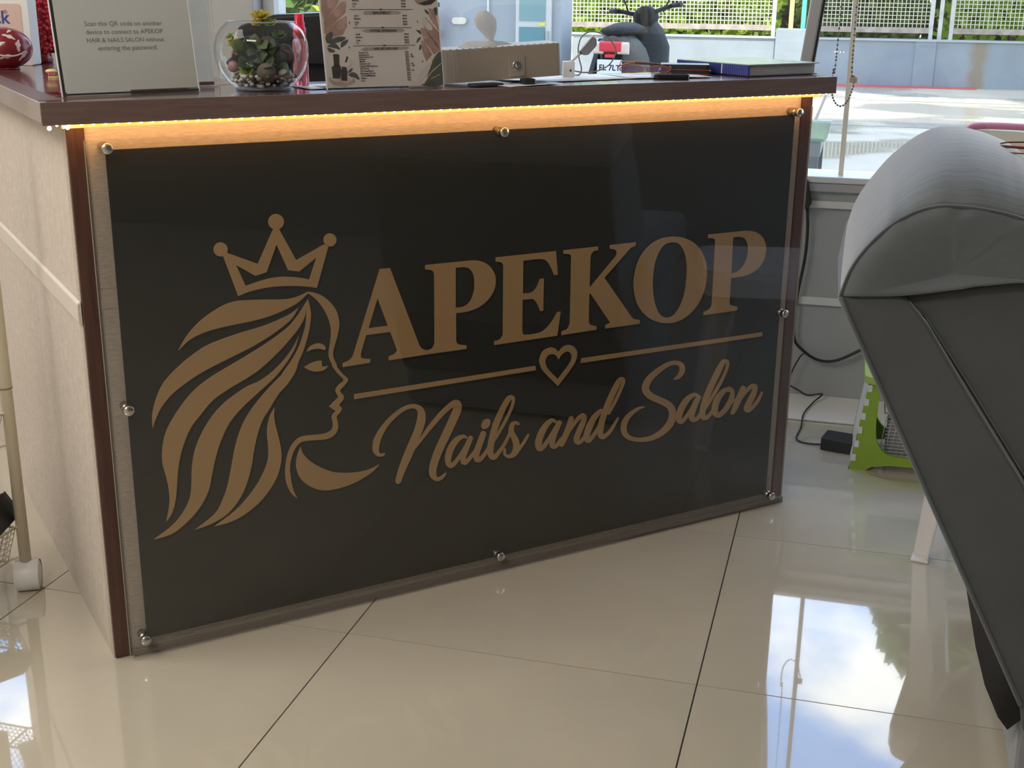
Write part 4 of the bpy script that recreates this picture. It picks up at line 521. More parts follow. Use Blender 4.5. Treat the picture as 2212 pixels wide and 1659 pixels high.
MM = {'skin': ((.385, .235, .195), .0004, 'printed_hand'), 'nail': ((.47, .30, .27), .0007, 'printed_nail'), 'white': ((.62, .55, .49), .0010, 'printed_white'), 'leaf': ((.095, .10, .085), .0012, 'printed_leaf'), 'stone': ((.42, .31, .25), .0005, 'printed_tray'), 'stonetop': ((.58, .49, .43), .0008, 'printed_tray'), 'brush': ((.36, .32, .28), .0004, 'printed_brush_stroke'), 'dark': ((.055, .05, .045), .0014, 'printed_mark'), 'gold': ((.55, .42, .22), .0017, 'printed_gold_line')}
for key, (c, d, nm) in MM.items():
    mm = mat('menu_print_'+key, c, .55, noise=.25, nscale=60)
    for q in MENU_ART[key]:
        pts = [(q[i]*1e-4, max(.004, q[i+1]*1e-4), 0 if key in ('nail', 'leaf', 'white') else 1) for i in range(0, len(q), 2)]
        if key in ('leaf', 'nail'): pts[0] = (*pts[0][:2], 1)
        b_ = MB(); flat_poly(b_, [[(min(.2006, max(.0002, a)), z) for a, z in smooth_loop(pts, 3)]], -d*.45, -.00002); b_.v = [tuple(Mm @ Vector(p)) for p in b_.v]; b_.build(nm, mm, mn, fix=False)
for tx, x, z, s, al in MENU_TEXT:
    text_mesh(tx, s*1e-3*.98, ink_d, mn, 'lettering', Mm @ Vector((x*1e-4, -.0007, z*1e-4)), (pi/2-R(10.5), 0, 0), 'CENTER' if al == 'C' else 'LEFT', sx=.92, bold=.00006 if al == 'L' else .0001, extrude=.00005)
# terrarium
tb = thing('terrarium_bowl', 'round glass bowl of succulents and pebbles on the counter', 'terrarium', C(.318, -.046, TOP), R(15))
bowl_m = clear('bowl_glass', (.95, .965, .96), 1.45)
prof = [(0, .001), (.035, .001), (.046, .004), (.058, .016), (.0685, .034), (.0735, .055), (.0715, .075), (.064, .091), (.054, .101), (.0515, .103)]
MB().lathe([(p.x, p.z) for p in cr([(a, 0, b) for a, b in prof], 4)], 48).build('bowl', bowl_m, tb, fix=False)
MB().tube([(.0515*cos(a*pi/24), .0515*sin(a*pi/24), .1032) for a in range(48)], .0011, 6, closed=True).build('rim', clear('rim_glass', (.8, .83, .84), 1.6, milk=.25), tb)
MB().lathe([(0, .0005), (.043, .0005), (.044, .003), (.04, .005), (0, .005)], 36).build('glass_base', clear('base_glass', (.62, .68, .70), 1.6, milk=.12), tb)
rd = random.Random(3)
for nm, m, n, rmin in (('white_pebbles', mat('pebble_white', (.62, .60, .56), .45), 95, .2), ('grey_pebbles', mat('pebble_grey', (.17, .165, .15), .45), 75, 0)):
    mb = MB()
    for i in range(n):
        a = rd.uniform(0, 2*pi); z = rd.uniform(.007, .024); rr = (.041+.75*(z-.006))*math.sqrt(rd.uniform(rmin+.3, 1)); s_ = rd.uniform(.0028, .0052)
        mb.ball((rr*cos(a), rr*sin(a), z), (s_, s_*.85, s_*.7), 7, 4, Matrix.Rotation(rd.uniform(0, 3), 4, 'Z'))
    mb.build(nm, m, tb, kind='stuff')
MB().lathe([(0, .006), (.026, .007), (.034, .016), (.024, .026), (0, .03)], 20).build('soil', mat('soil', (.06, .045, .035), .9, bump=.6, nscale=90), tb)
lg = leafmat('succulent_green', (.17, .25, .11), .2, .5, .3, 40); ld = leafmat('succulent_dark', (.065, .10, .065), .12, .5, .3, 40); ly_ = leafmat('succulent_yellow', (.58, .48, .07), .4, .45, .2, 60); ll = leafmat('succulent_lime', (.36, .46, .09), .4, .45, .2, 60); lp = leafmat('succulent_purple', (.10, .05, .055), .15, .5, .3, 40); lr_ = leafmat('succulent_pink', (.58, .20, .15), .35, .45, .2, 60)
def rosette(c, r, n, m, name='rosette', tilt=(0, -.5, 1), parent=tb):
    ax = Vector(tilt).normalized(); q = ax.to_track_quat('Z', 'Y'); mb = MB()
    for ring, (k, el, sc) in enumerate(((n, .25, 1.0), (n-1, .75, .75), (max(3, n-3), 1.2, .5))):
        for i in range(k):
            a = 2*pi*(i+.5*ring)/k; d = q @ Vector((cos(a)*cos(el), sin(a)*cos(el), sin(el))); mb.leaf(Vector(c), d, r*sc, r*sc*.55, q @ Vector((0, 0, 1)), -.15)
    return mb.build(name, m, parent, solid=.0006, fix=False)
def stem(c0, c1, r=.0016, m=None): MB().tube(cr([c0, ((c0[0]+c1[0])/2+.003, (c0[1]+c1[1])/2-.002, (c0[2]+c1[2])/2), c1], 4), r, 6).build('stem', m or ld, tb)
rosette((.002, -.006, .109), .0175, 8, ly_); rosette((.016, -.004, .099), .013, 7, ll); rosette((-.004, -.01, .099), .012, 6, ly_)
rosette((-.041, -.01, .071), .012, 6, ly_, tilt=(-.4, -.6, .6)); rosette((-.046, -.01, .080), .009, 5, ll, tilt=(-.5, -.5, .8)); rosette((-.036, -.012, .060), .010, 5, lr_, tilt=(-.3, -.6, .3))
rosette((-.0175, -.041, .031), .0125, 9, ll, tilt=(0, -1, .5)); rosette((.027, .004, .081), .013, 9, lg, tilt=(.2, -.6, 1))
for c0, c1 in (((0, 0, .03), (.004, -.004, .11)), ((.004, 0, .05), (.013, -.003, .099)), ((-.01, 0, .03), (-.041, -.008, .07)), ((.01, 0, .03), (.027, .004, .08)), ((.005, -.02, .028), (-.006, -.02, .058)), ((.007, -.02, .028), (.012, -.018, .06))): stem(c0, c1)
for i in range(15):   # broad round leaves of the large plant
    a = rd.uniform(0, 2*pi); z = rd.uniform(.038, .074); rr = rd.uniform(.004, .026); p = Vector((rr*cos(a)-.004, rr*sin(a)-.004, z))
    d = Vector((cos(a), sin(a)-.3, rd.uniform(-.2, .5))); MB().leaf(p-d*.006, d, rd.uniform(.022, .03), rd.uniform(.018, .024), (rd.uniform(-.4, .4), -1, .4), .2).build('broad_leaf', (lg, ld, ld)[i % 3], tb, solid=.001, fix=False)
for p, d, s_, m in (((-.022, -.014, .062), (-.5, -.4, .25), .026, lg), ((-.008, -.016, .062), (.1, -.3, .9), .024, lg), ((.006, -.014, .058), (.35, -.2, .85), .027, lp), ((-.03, -.02, .04), (-.8, -.3, .1), .022, lp), ((.034, -.012, .042), (.4, -.5, .5), .028, lp), ((.026, -.02, .035), (.5, -.5, -.1), .03, ld), ((-.012, -.028, .045), (-.3, -.7, -.1), .03, ld), ((.012, -.028, .045), (.3, -.8, -.1), .03, ld)):
    MB().leaf(p, d, s_, s_*.85, (0, -1, .3), .1).build('broad_leaf', m, tb, solid=.001, fix=False)
MB().ball((.037, -.01, .05), (.016, .012, .021), 12, 8).build('dark_stone', mat('dark_stone', (.035, .035, .038), .6, bump=.6, nscale=40), tb)
Mw = Matrix.Translation((.0145, -.046, .029)) @ Matrix.Rotation(pi/2+R(6), 4, 'X')
MB().lathe([(0, -.003), (.0142, -.003), (.0145, .003), (0, .003)], 28, M=Mw).build('wood_slice', mat('wood_slice', (.16, .13, .10), .7, noise=.2, nscale=60), tb)
MB().ball((.040, -.028, .026), (.011, .009, .008), 10, 6).build('shell', mat('shell_grey', (.40, .37, .33), .4), tb); MB().ball((-.041, -.024, .036), (.009, .006, .009), 10, 6).build('shell', mat('shell_pink', (.42, .24, .24), .35), tb)
# spray bottle
sb = thing('spray_bottle', 'small red capped spray bottle with pink liquid behind the glass bowl', 'bottle', C(.397, -.087, TOP), R(15))
MB().lathe([(0, .001), (.0115, .001), (.0125, .003), (.0125, .068), (.0105, .074), (.0075, .077), (0, .077)], 20).build('bottle', mat('pink_liquid', (.80, .24, .30), .08, Transmission_Weight=.55), sb)
MB().lathe([(0, .077), (.0105, .077), (.0105, .092), (.0085, .093), (.0085, .101), (.0072, .102), (.0072, .1135), (0, .114)], 20).build('spray_cap', mat('hot_red', (.80, .012, .05), .35), sb)
MB().box(-.002, .002, -.0095, -.006, .1, .108).build('nozzle', MATS['hot_red'], sb)
# white paper box behind menu, tissue box
wb_ = on_top('paper_box', 'small white paper box half hidden behind the price menu', 'box', .645, -.085, -25)
MB().box(-.05, 0, 0, .04, 0, .1035).build('box_body', mat('white_card', (.82, .82, .80), .6), wb_, bevel=.0008); MB().box(-.0008, .0008, -.0008, .001, 0, .1045).build('box_edge', mat('white_edge', (.85, .85, .83), .5), wb_)
tx = thing('tissue_box', 'taupe leather tissue box with a round snap, propped on a black block', 'tissue box', C(.626, -.020, TOP+.002), R(29))
leather = mat('taupe_leather', (.315, .265, .215), .5, bump=.12, nscale=220); Mt = Matrix.Rotation(-R(3.6), 4, 'Y')
def rpoly(x0, x1, y0, y1, rl, rr_, n=6):
    o = []
    for cx, cy, a, r_ in ((x1-rr_, y1-rr_, 0, rr_), (x0+rl, y1-rl, 1, rl), (x0+rl, y0+rl, 2, rl), (x1-rr_, y0+rr_, 3, rr_)):
        for k in range(n+1): t_ = (a+k/n)*pi/2; o.append((cx+r_*cos(t_), cy+r_*sin(t_)))
    return o
MB().prism(rpoly(0, .205, 0, .095, .024, .008), 0, .052, 'xy', Mt).build('body', leather, tx, bevel=.003)
MB().prism(rpoly(.0005, .2045, .0005, .0945, .024, .008), .0522, .0545, 'xy', Mt).build('lid_panel', mat('taupe_leather_top', (.42, .37, .31), .5, bump=.12, nscale=220), tx, bevel=.001)
sm_ = MB()
for i in range(17): sm_.box(.012+i*.0112, .0155+i*.0112, .0015, .0025, .0545, .0552, M=Mt)
sm_.build('stitching', mat('stitch_dark', (.16, .13, .10), .7), tx, kind='stuff')
MB().prism(rpoly(.112, .141, -.0018, .0002, .0008, .0008, 1), .004, .038, 'xy', Mt).build('clasp_tab', leather, tx, bevel=.001)
MB().lathe([(0, 0), (.0082, 0), (.0082, .0012), (.007, .002), (.0055, .0012), (.003, .0022), (0, .0026)], 20, M=Mt @ Matrix.Translation((.1265, -.0018, .022)) @ Matrix.Rotation(pi/2, 4, 'X')).build('snap_button', mat('polished_chrome', (.7, .68, .65), .12, metal=1.0), tx)
tis = mat('tissue_paper', (.74, .74, .75), .8, bump=.3, nscale=30); tt = tis.node_tree
tl = N(tt, 'ShaderNodeBsdfTranslucent'); tl.inputs[0].default_value = (.8, .8, .8, 1); tmx = N(tt, 'ShaderNodeMixShader'); tmx.inputs[0].default_value = .35
tt.links.new(tt.nodes['Principled BSDF'].outputs[0], tmx.inputs[1]); tt.links.new(tl.outputs[0], tmx.inputs[2]); tt.links.new(tmx.outputs[0], tt.nodes['Material Output'].inputs[0])
mb = MB(); secs = []
for k, (z, rx, ry, ox_, wob) in enumerate(((.052, .048, .018, .084, .006), (.058, .044, .014, .084, .010), (.064, .030, .010, .084, .008), (.068, .008, .005, .088, .001), (.072, .006, .004, .088, .001), (.080, .012, .006, .086, .001), (.092, .0185, .007, .082, .0012), (.104, .019, .007, .079, .0012), (.114, .012, .005, .077, .0008), (.119, .002, .002, .078, 0))):
    secs.append([Vector((ox_+(rx+wob*sin(4*a+k))*cos(a), .045+(ry+wob*.5*cos(5*a+k))*sin(a), z + wob*.5*sin(3*a))) for a in [2*pi*i/28 for i in range(28)]])
mb.loft(secs, cap=False); mb.build('tissue', tis, tx, fix=False)
pb = thing('prop_block', 'small black block propping up the tissue box end', 'block', C(.748, .035, TOP), R(29))
MB().rbox(0, .021, 0, .03, 0, .0105, .003, axis='z').build('block_body', mat('black_plastic', (.02, .02, .021), .4), pb, bevel=.001)
bb = on_top('black_pouch', 'flat black pouch lying under the left end of the tissue box', 'pouch', .672, .028, 10)
MB().rbox(-.02, .04, -.012, .02, 0, .0045, .008).build('pouch_body', mat('black_cloth', (.025, .024, .026), .8), bb, bevel=.0015)
# phone stand and cable
ps = thing('phone_stand', 'white folding phone stand with a dark clamp head right of the tissue box', 'phone stand', C(.922, -.096, TOP), R(15))
wp = mat('white_plastic', (.72, .71, .69), .4)
MB().box(-.013, .009, 0, .024, 0, .029).build('stand_base', wp, ps, bevel=.0015); MB().box(.0, .003, -.0006, .0006, .011, .015).build('port', black_rub_m, ps)
MB().tube([(-.002, .01, .028), (.005, .01, .030), (.019, .01, .043)], .0022, 8).build('arm', wp, ps)
MB().ball((.023, .01, .046), (.006, .005, .005), 10, 6).build('joint', mat('black_plastic', (.02, .02, .021), .4), ps)
MB().prism([(.019, .048), (.041, .074), (.048, .070), (.049, .058), (.034, .041), (.024, .040)], .004, .016, 'xz').build('clamp_head', mat('clamp_grey', (.22, .23, .25), .5), ps, bevel=.002)
MB().prism([(.0175, .049), (.041, .077), (.0425, .0752), (.0195, .0475)], .003, .017, 'xz').build('clamp_lip', wp, ps)
cb = thing('charging_cable', 'brown looped charging cable standing up beside the phone stand', 'cable', C(.962, -.12, TOP), R(15))
pts = [(1240, 153), (1265, 156), (1295, 151), (1318, 137), (1330, 112), (1321, 90), (1301, 74), (1276, 68), (1256, 78), (1248, 100), (1250, 125), (1256, 148), (1252, 161), (1240, 166), (1200, 169), (1180, 170)]
MB().tube(cr([((p[0]-1255)*.00085, -.006+.0007*i, max(.0016, (165-p[1])*.00084)) for i, p in enumerate(pts)], 5), .0013, 6).build('cord', mat('brown_cord', (.24, .17, .14), .5), cb)
# papers
for (u, v, rt, a, b, z, lb) in ((.90, -.075, 6, .26, .12, .0006, 'white paper sheet beneath the charging cable'), (1.10, -.06, -9, .17, .10, .0014, 'white paper sheet beneath the eyeglasses'), (.76, .022, 16, .13, .055, .0006, 'white slip of paper in front of the prop block'), (.46, -.06, 4, .16, .09, .0006, 'white paper beneath the spray bottle')):
    o = on_top('paper_sheet', lb, 'paper', u, v, rt); n = 8; q = MB(); vs_ = []
    for j in range(3):
        for i in range(n+1): vs_.append((a*(i/n-.5), b*(j/2-.5), z+.0006*abs(sin(i*1.3+j))))
    q.add(vs_, [(j*(n+1)+i, j*(n+1)+i+1, (j+1)*(n+1)+i+1, (j+1)*(n+1)+i) for j in range(2) for i in range(n)], True); q.build('sheet', mat('paper_white', (.80, .80, .79), .5), o, solid=-.0003, fix=False)
# eyeglasses
eg = thing('eyeglasses', 'thin orange brown framed eyeglasses with lilac lenses folded on papers', 'eyeglasses', C(1.105, -.115, TOP+.002), R(10))
om = mat('orange_frame', (.42, .13, .05), .3)
for s_ in (-1, 1):
    ring = [(s_*.026 + .023*cos(a), .004 + .004*cos(a*1.0), .008+.0065*sin(a)) for a in [2*pi*i/24 for i in range(24)]]
    MB().tube(ring, .0009, 6, closed=True).build('rim', om, eg); MB().add([(s_*.026, .004, .008)]+ring, [(0, i+1, (i+1) % 24+1) for i in range(24)], True).build('lens', clear('lilac_lens', (.62, .50, .72), 1.5, milk=.2, milkcol=(.55, .40, .58)), eg, fix=False)
MB().tube([(-.004, .004, .0105), (0, .003, .012), (.004, .004, .0105)], .001, 6).build('bridge', om, eg)
MB().tube([(-.05, .006, .0115), (-.047, .012, .0215), (.02, .016, .0175), (.045, .016, .012)], .0014, 6).build('temple', om, eg); MB().tube([(.05, .006, .0115), (.046, .020, .016), (-.03, .024, .0175), (-.053, .024, .012)], .0014, 6).build('temple', om, eg)
MB().tube([(-.02, .0135, .0205), (.02, .0155, .0175), (.05, .016, .011)], .0024, 8).build('temple_tip', mat('tip_brown', (.10, .04, .025), .35), eg)
bp_ = on_top('black_phone', 'black phone lying flat at the counter front edge before the eyeglasses', 'phone', 1.062, -.012, -28)
MB().rbox(-.008, .058, -.005, .045, .0, .0085, .006).build('phone_body', mat('black_gloss', (.012, .012, .014), .2), bp_, bevel=.0012); MB().rbox(-.006, .056, -.003, .043, .0085, .0088, .005).build('screen', mat('dark_screen', (.02, .025, .035), .06), bp_)
gc = thing('wallet_case', 'black glasses case with dark red seams beside the blue ledger', 'case', C(1.216, -.052, TOP), R(9))
bl = mat('black_leather', (.018, .016, .015), .38, bump=.1, nscale=150)
MB().rbox(-.10, 0, 0, .06, 0, .0085, .006).build('lower_shell', bl, gc, bevel=.002); MB().rbox(-.097, -.003, .002, .058, .0095, .0195, .006).build('lid', bl, gc, bevel=.004)
for z in (.001, .009): MB().box(-.098, -.002, -.0006, .0004, z, z+.0013).build('red_seam', mat('red_seam', (.35, .06, .05), .5), gc)
bk = on_top('ledger_book', 'thick blue spined ledger with a pale green glossy cover', 'book', 1.262, .004, 4.7)
MB().box(.003, .183, .003, .20, .0022, .0205).build('page_block', mat('page_grey', (.46, .45, .43), .7, noise=.25, nscale=12, stretch=(1, 1, 70)), bk)
MB().box(0, .187, -.001, .204, 0, .0020).build('back_cover', mat('cover_dark', (.06, .06, .07), .4), bk, bevel=.0006)
MB().box(-.001, .190, -.003, .204, .0207, .0228).build('front_cover', mat('cover_green', (.50, .60, .53), .18, noise=.25, nscale=14), bk, bevel=.0006)
MB().box(-.0012, .0028, 0, .204, .0016, .0208).build('spine', mat('spine_blue', (.035, .05, .26), .4), bk)
for i in range(13): MB().box(-.0016, -.0011, .004+i*.0052, .0048+i*.0052, .002, .0205).build('spine_stripe', mat('spine_stripe', (.22, .26, .55), .4), bk)
MB().box(-.0017, -.0011, .071, .074, .002, .0205).build('spine_band', mat('paper_white', (.8, .8, .79), .5), bk)
# left end of the counter
eb = thing('painted_ornament', 'maroon egg shaped ornament with white leaf scrolls at the counter left end', 'ornament', C(.036, -.680, TOP), R(15))
mo = mat('maroon_gloss', (.20, .012, .022), .25)
MB().ball((-.006, 0, .038), (.052, .045, .0385), 32, 20).build('body', mo, eb)
def on_egg(a, b, k=1.012): return Vector((-.006+.052*k*sin(a)*cos(b), -.045*k*cos(a)*cos(b), .038+.0385*k*sin(b)))
wl = mat('ornament_white', (.62, .52, .50), .4)
for a, b, ang_, s_ in ((-.2, .75, .3, .5), (.5, .55, -.7, .55), (.15, .1, .4, .6), (.95, .15, 1.2, .55), (-.5, .2, 2.4, .6), (.4, -.45, 0, .55), (-.25, -.6, .6, .5), (1.1, -.4, .7, .5), (-.9, -.3, 1.5, .6), (.75, .9, .2, .4)):
    q = MB(); vs_ = []
    for t_ in range(9):
        f = t_/8; wd = .13*sin(pi*f)**.7*s_*1.3*(1+.35*sin(f*14)); bend = .25*sin(f*2.2); L_ = (f-.5)*s_*1.1
        for sg in (-1, 1): x = L_; y = bend*s_ + sg*wd; vs_.append(on_egg(a + x*cos(ang_)-y*sin(ang_), max(-1.35, min(1.35, b + x*sin(ang_)+y*cos(ang_)))))
    q.add(vs_, [(2*i, 2*i+1, 2*i+3, 2*i+2) for i in range(8)], True).build('painted_leaf', wl, eb, fix=False)
MB().tube(cr([on_egg(-.7, -.35), on_egg(-.2, -.1), on_egg(.2, -.28), on_egg(.7, -.3), on_egg(1.15, -.1)], 6), .0016, 6).build('painted_stem', wl, eb)
MB().lathe([(0, 0), (.02, 0), (.018, .004), (0, .004)], 20).build('foot', mo, eb)
cx = thing('product_box', 'white framed box with a peach label lettered ck behind the maroon ornament', 'box', C(.092, -.775, TOP), R(15))
MB().rbox(-.15, .004, 0, .045, 0, .165, .004, axis='y').build('carton', mat('white_card_gloss', (.78, .77, .77), .35), cx, bevel=.001)
MB().rbox(-.14, -.010, -.0006, .0, .018, .117, .006, axis='y').build('peach_label', mat('peach_label', (.66, .48, .42), .45), cx)
MB().prism([(-.14, .03), (-.06, .034), (-.03, .043), (-.0105, .056), (-.0105, .025), (-.02, .019), (-.14, .019)], -.0009, -.0005, 'xz').build('teal_swoosh', mat('teal_swoosh', (.05, .25, .25), .45), cx)
MB().prism([(-.06, .040), (-.03, .046), (-.0105, .059), (-.0105, .0565), (-.03, .043), (-.06, .036)], -.0012, -.0008, 'xz').build('blue_swoosh', mat('blue_swoosh', (.18, .30, .50), .45), cx)
bi = mat('blue_ink', (.03, .06, .30), .5)
text_mesh('ck', .034, bi, cx, 'lettering', (-.0655, -.0008, .080), (pi/2, 0, 0), 'LEFT', bold=.0006); text_mesh('\u00ae', .010, bi, cx, 'lettering', (-.0445+.0, -.0008, .098), (pi/2, 0, 0), 'LEFT')
for z in (.072, .066): MB().box(-.10, -.040, -.0009, -.0005, z, z+.0012).build('label_line', mat('label_line', (.35, .45, .50), .5), cx)
for z in (.108, .111): MB().box(-.10, -.056, -.0009, -.0005, z, z+.001).build('label_line', mat('label_red', (.6, .2, .2), .5), cx)
br_ = thing('berry_ornament', 'column of shiny red beads on a maroon base beside the wifi sign', 'ornament', C(.128, -.871, TOP), R(15))
MB().lathe([(0, 0), (.022, 0), (.024, .004), (.020, .02), (.014, .022), (0, .022)], 20).build('base', mo, br_)
MB().box(-.036, .036, .022, .028, .018, .15).build('cloth_backing', mat('red_velvet', (.22, .02, .035), .8), br_)
rb = MB(); rd = random.Random(5)
for i in range(260):
    z = .020+.135*rd.random(); rr = .014+.010*rd.random()*(1-(z-.02)/.3); a = rd.uniform(0, 2*pi); s_ = rd.uniform(.0026, .0042)
    rb.ball((.008+rr*cos(a), rr*sin(a), z), s_, 7, 5)
rb.build('red_beads', mat('bead_red', (.62, .03, .05), .18), br_, kind='stuff')
MB().prism([(.006*(1 if k % 2 == 0 else .45)*cos(pi/2+k*pi/5)-.016, .006*(1 if k % 2 == 0 else .45)*sin(pi/2+k*pi/5)+.050) for k in range(10)], -.026, -.024, 'xz').build('white_star', wp, br_)
tk = thing('hair_clip', 'tiny yellow and pink hair clip lying beside the wifi sign', 'hair clip', C(.068, -.418, TOP), R(15))
MB().ball((-.004, 0, .011), (.010, .007, .004), 14, 8).build('yellow_shell', mat('shell_yellow', (.70, .58, .22), .4), tk); MB().rbox(-.009, .006, -.005, .005, 0, .003, .002).build('clip_base', MATS['shell_yellow'], tk)
for k in range(3): MB().ball((-.006+k*.004, -.004, .0055), .0026, 8, 5).build('pink_bead', mat('pink_bead', (.60, .10, .22), .25), tk)
# black office chair behind the counter
oc = thing('office_chair', 'black leather office chair behind the counter, its backrest showing', 'chair', (-.36, .88, 0), R(20)); oc.scale = (1, 1, 1.016)
lb_ = mat('chair_leather', (.018, .018, .020), .36, bump=.08, nscale=90)
MB().prism([(-.21, .55), (.21, .55), (.235, .90), (.20, .955), (-.17, .955), (-.225, .90)], -.03, .04, 'xz').build('backrest', lb_, oc, bevel=.02, bseg=4)
MB().prism([(-.228, .885), (.235, .885), (.215, .945), (.15, .985), (0, .992), (-.13, .985), (-.205, .962)], -.055, .05, 'xz').build('head_roll', lb_, oc, bevel=.028, bseg=5)
MB().rbox(-.23, .23, -.02, .42, .40, .50, .06).build('seat', lb_, oc, bevel=.03, bseg=3)
MB().tube([(0, .2, .06), (0, .2, .42)], .025, 12).build('gas_post', mat('black_plastic', (.02, .02, .021), .4), oc); MB().box(-.03, .03, -.02, .1, .36, .60).build('back_bracket', MATS['black_plastic'], oc)
for k in range(5):
    a = 2*pi*k/5+.3; MB().tube([(0, .2, .10), (.27*cos(a), .2+.27*sin(a), .07)], [.022, .014], 8).build('base_leg', MATS['black_plastic'], oc); MB().ball((.27*cos(a), .2+.27*sin(a), .03), (.028, .028, .03), 10, 6).build('caster', MATS['black_plastic'], oc)
# ================================================================== GREY RECLINER (seen from its side)
rc = thing('salon_recliner', 'grey velvet salon recliner with a rounded head cushion, turned sideways', 'recliner', (1.1, .09, 0))
RO = Vector((1.1, .09, 0))
def velvet(name, col, col2):
    m = mat(name, col, .85, noise=1, col2=col2, nscale=7, detail=6.0, bump=.22, bscale=26, Sheen_Weight=.5, Sheen_Roughness=.5); m.node_tree.nodes['Principled BSDF'].inputs['Sheen Tint'].default_value = (.8, .85, .88, 1); return m
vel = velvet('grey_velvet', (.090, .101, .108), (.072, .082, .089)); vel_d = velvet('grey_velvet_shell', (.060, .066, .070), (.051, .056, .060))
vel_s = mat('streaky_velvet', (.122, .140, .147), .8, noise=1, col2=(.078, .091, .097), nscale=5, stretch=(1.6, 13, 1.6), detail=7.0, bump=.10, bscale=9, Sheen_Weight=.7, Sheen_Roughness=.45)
def resample(loop, n):
    P = loop+[loop[0]]; d = [0]
    for a, b in zip(P, P[1:]): d.append(d[-1]+math.hypot(b[0]-a[0], b[1]-a[1]))
    o = []; j = 0
    for k in range(n):
        s_ = d[-1]*k/n
        while d[j+1] < s_: j += 1
        f = (s_-d[j])/(d[j+1]-d[j]+1e-12); o.append((P[j][0]+(P[j+1][0]-P[j][0])*f, P[j][1]+(P[j+1][1]-P[j][1])*f))
    return o
# head cushion: loft across the chair's width, pillow shaped sides
hp = smooth_loop([(.767, .697, 1), (.778, .735, 0), (.801, .771, 0), (.829, .798, 0), (.860, .814, 0), (.895, .818, 0), (.95, .812, 0), (1.0, .795, 0), (1.05, .765, 0), (1.075, .735, 1), (.97, .729, 0), (.90, .715, 0), (.837, .703, 0)], 5)
hp = resample(hp, 80); cx0, cz0 = .90, .735
secs = []
def head_sec(y, k, up, jit=0.0):
    o = []
    for i, (x, z) in enumerate(hp):
        f = max(0, (z-.705)/.113); a = i/80*2*pi
        # folds that run from the seam over the cushion
        wr = jit*(sin(a*13+1.3)*.45+sin(a*21)*.35+sin(a*31+2)*.2)*min(1, f*1.6)
        xx = cx0+(x-cx0)*k - up*.02*max(0, (cx0-x)/.13)*f; zz = cz0+(z-cz0)*k + up*f*(.45+.55*min(1, max(0, (x-.775)/.12))) + wr
        o.append(Vector((xx, y, zz))-RO)
    return o
for y, k, up, j in ((-.196, .03, 0, 0), (-.201, .3, 0, .0015), (-.207, .6, 0, .003), (-.209, .82, 0, .0045), (-.206, .93, 0, .0045), (-.199, .985, 0, .003), (-.1965, 1.0, .0, .001), (-.192, 1.004, .0035, .002), (-.180, 1.01, .013, .003), (-.15, 1.015, .027, .003), (-.10, 1.02, .042, .002), (-.03, 1.02, .056, .0015), (.06, 1.02, .063, .001), (.15, 1.02, .062, .001), (.24, 1.015, .052, .001), (.31, 1.01, .036, .001), (.355, 1.0, .016, 0), (.372, .97, 0, 0), (.378, .8, 0, 0), (.38, .4, 0, 0)): secs.append(head_sec(y, k, up, j))
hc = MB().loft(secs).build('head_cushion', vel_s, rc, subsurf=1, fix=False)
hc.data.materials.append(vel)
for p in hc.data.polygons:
    if p.index < 7*80 or p.index == len(hc.data.polygons)-2: p.material_index = 1      # near side's shade painted in with the darker velvet
seam = [Vector((x, -.1985, z))-RO for x, z in hp[:46]]
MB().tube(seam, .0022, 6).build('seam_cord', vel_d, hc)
# back shell: side panel strip and rear face
sp_ = [(.767, .697), (.835, .703), (.852, .696), (.876, .668), (.93, .588), (1.013, .47), (1.075, .375), (1.15, .24), (1.19, .12), (1.055, .12), (1.047, .160)]
sh = MB()
def shell_sec(y, push): return [Vector((x-(push if i in (0, 9, 10) else 0), y, z))-RO for i, (x, z) in enumerate(sp_)]
sh.loft([shell_sec(-.2, 0), shell_sec(-.19, .004), shell_sec(.05, .010), shell_sec(.37, .004), shell_sec(.38, 0)], smooth=False)
sh.build('back_shell', vel_d, rc, bevel=.004)
MB().tube([Vector((.767+.280*t, -.2005, .697-.537*t))-RO for t in [i/20 for i in range(21)]], .0032, 6).build('piping', vel, rc)
# main back cushion inside the shell
bc = [(.845, .697), (.90, .712), (.97, .727), (1.07, .73), (1.20, .62), (1.36, .40), (1.40, .28), (1.15, .25), (1.075, .385), (1.013, .478), (.93, .596), (.872, .676)]
MB().loft([[Vector((x, y, z))-RO for x, z in bc] for y in (-.19, -.1, .1, .3, .37)], smooth=False).build('back_cushion', vel_d, rc, bevel=.005, bseg=2)
# dark flap under the shell, seat, base, footrest, feet
MB().loft([[Vector((x, y, z))-RO for x, z in ((.978, .288), (.982, .235), (1.0, .18), (1.022, .135), (1.036, .118), (1.07, .16), (1.06, .27), (1.0, .32))] for y in (-.197, -.05, .2, .36)], smooth=True).build('back_flap', mat('flap_black', (.016, .016, .017), .8), rc)
MB().box(1.15-1.1, 1.80-1.1, -.19-.09, .37-.09, .27, .42).build('seat', vel, rc, bevel=.03, bseg=3)
MB().prism([(.045-.09, -.0), (.68, 0.0), (.70, .27), (-.02, .22), (-.05, .17)], -.205-.09, .385-.09, 'xz', Matrix.Translation((0, 0, .012))).build('base_panel', velvet('grey_velvet_light', (.17, .175, .18), (.12, .125, .13)), rc, bevel=.02, bseg=3)  # paler velvet paints in the light falling on the base
MB().box(.72, 1.15, -.27, .27, .22, .36).build('footrest', vel, rc, bevel=.03, bseg=3)
for x in (.02, .62):
    for y in (-.25, .25): MB().lathe([(0, 0), (.018, 0), (.022, .03), (0, .03)], 12, c=(x, y, 0)).build('foot', black_rub_m, rc)
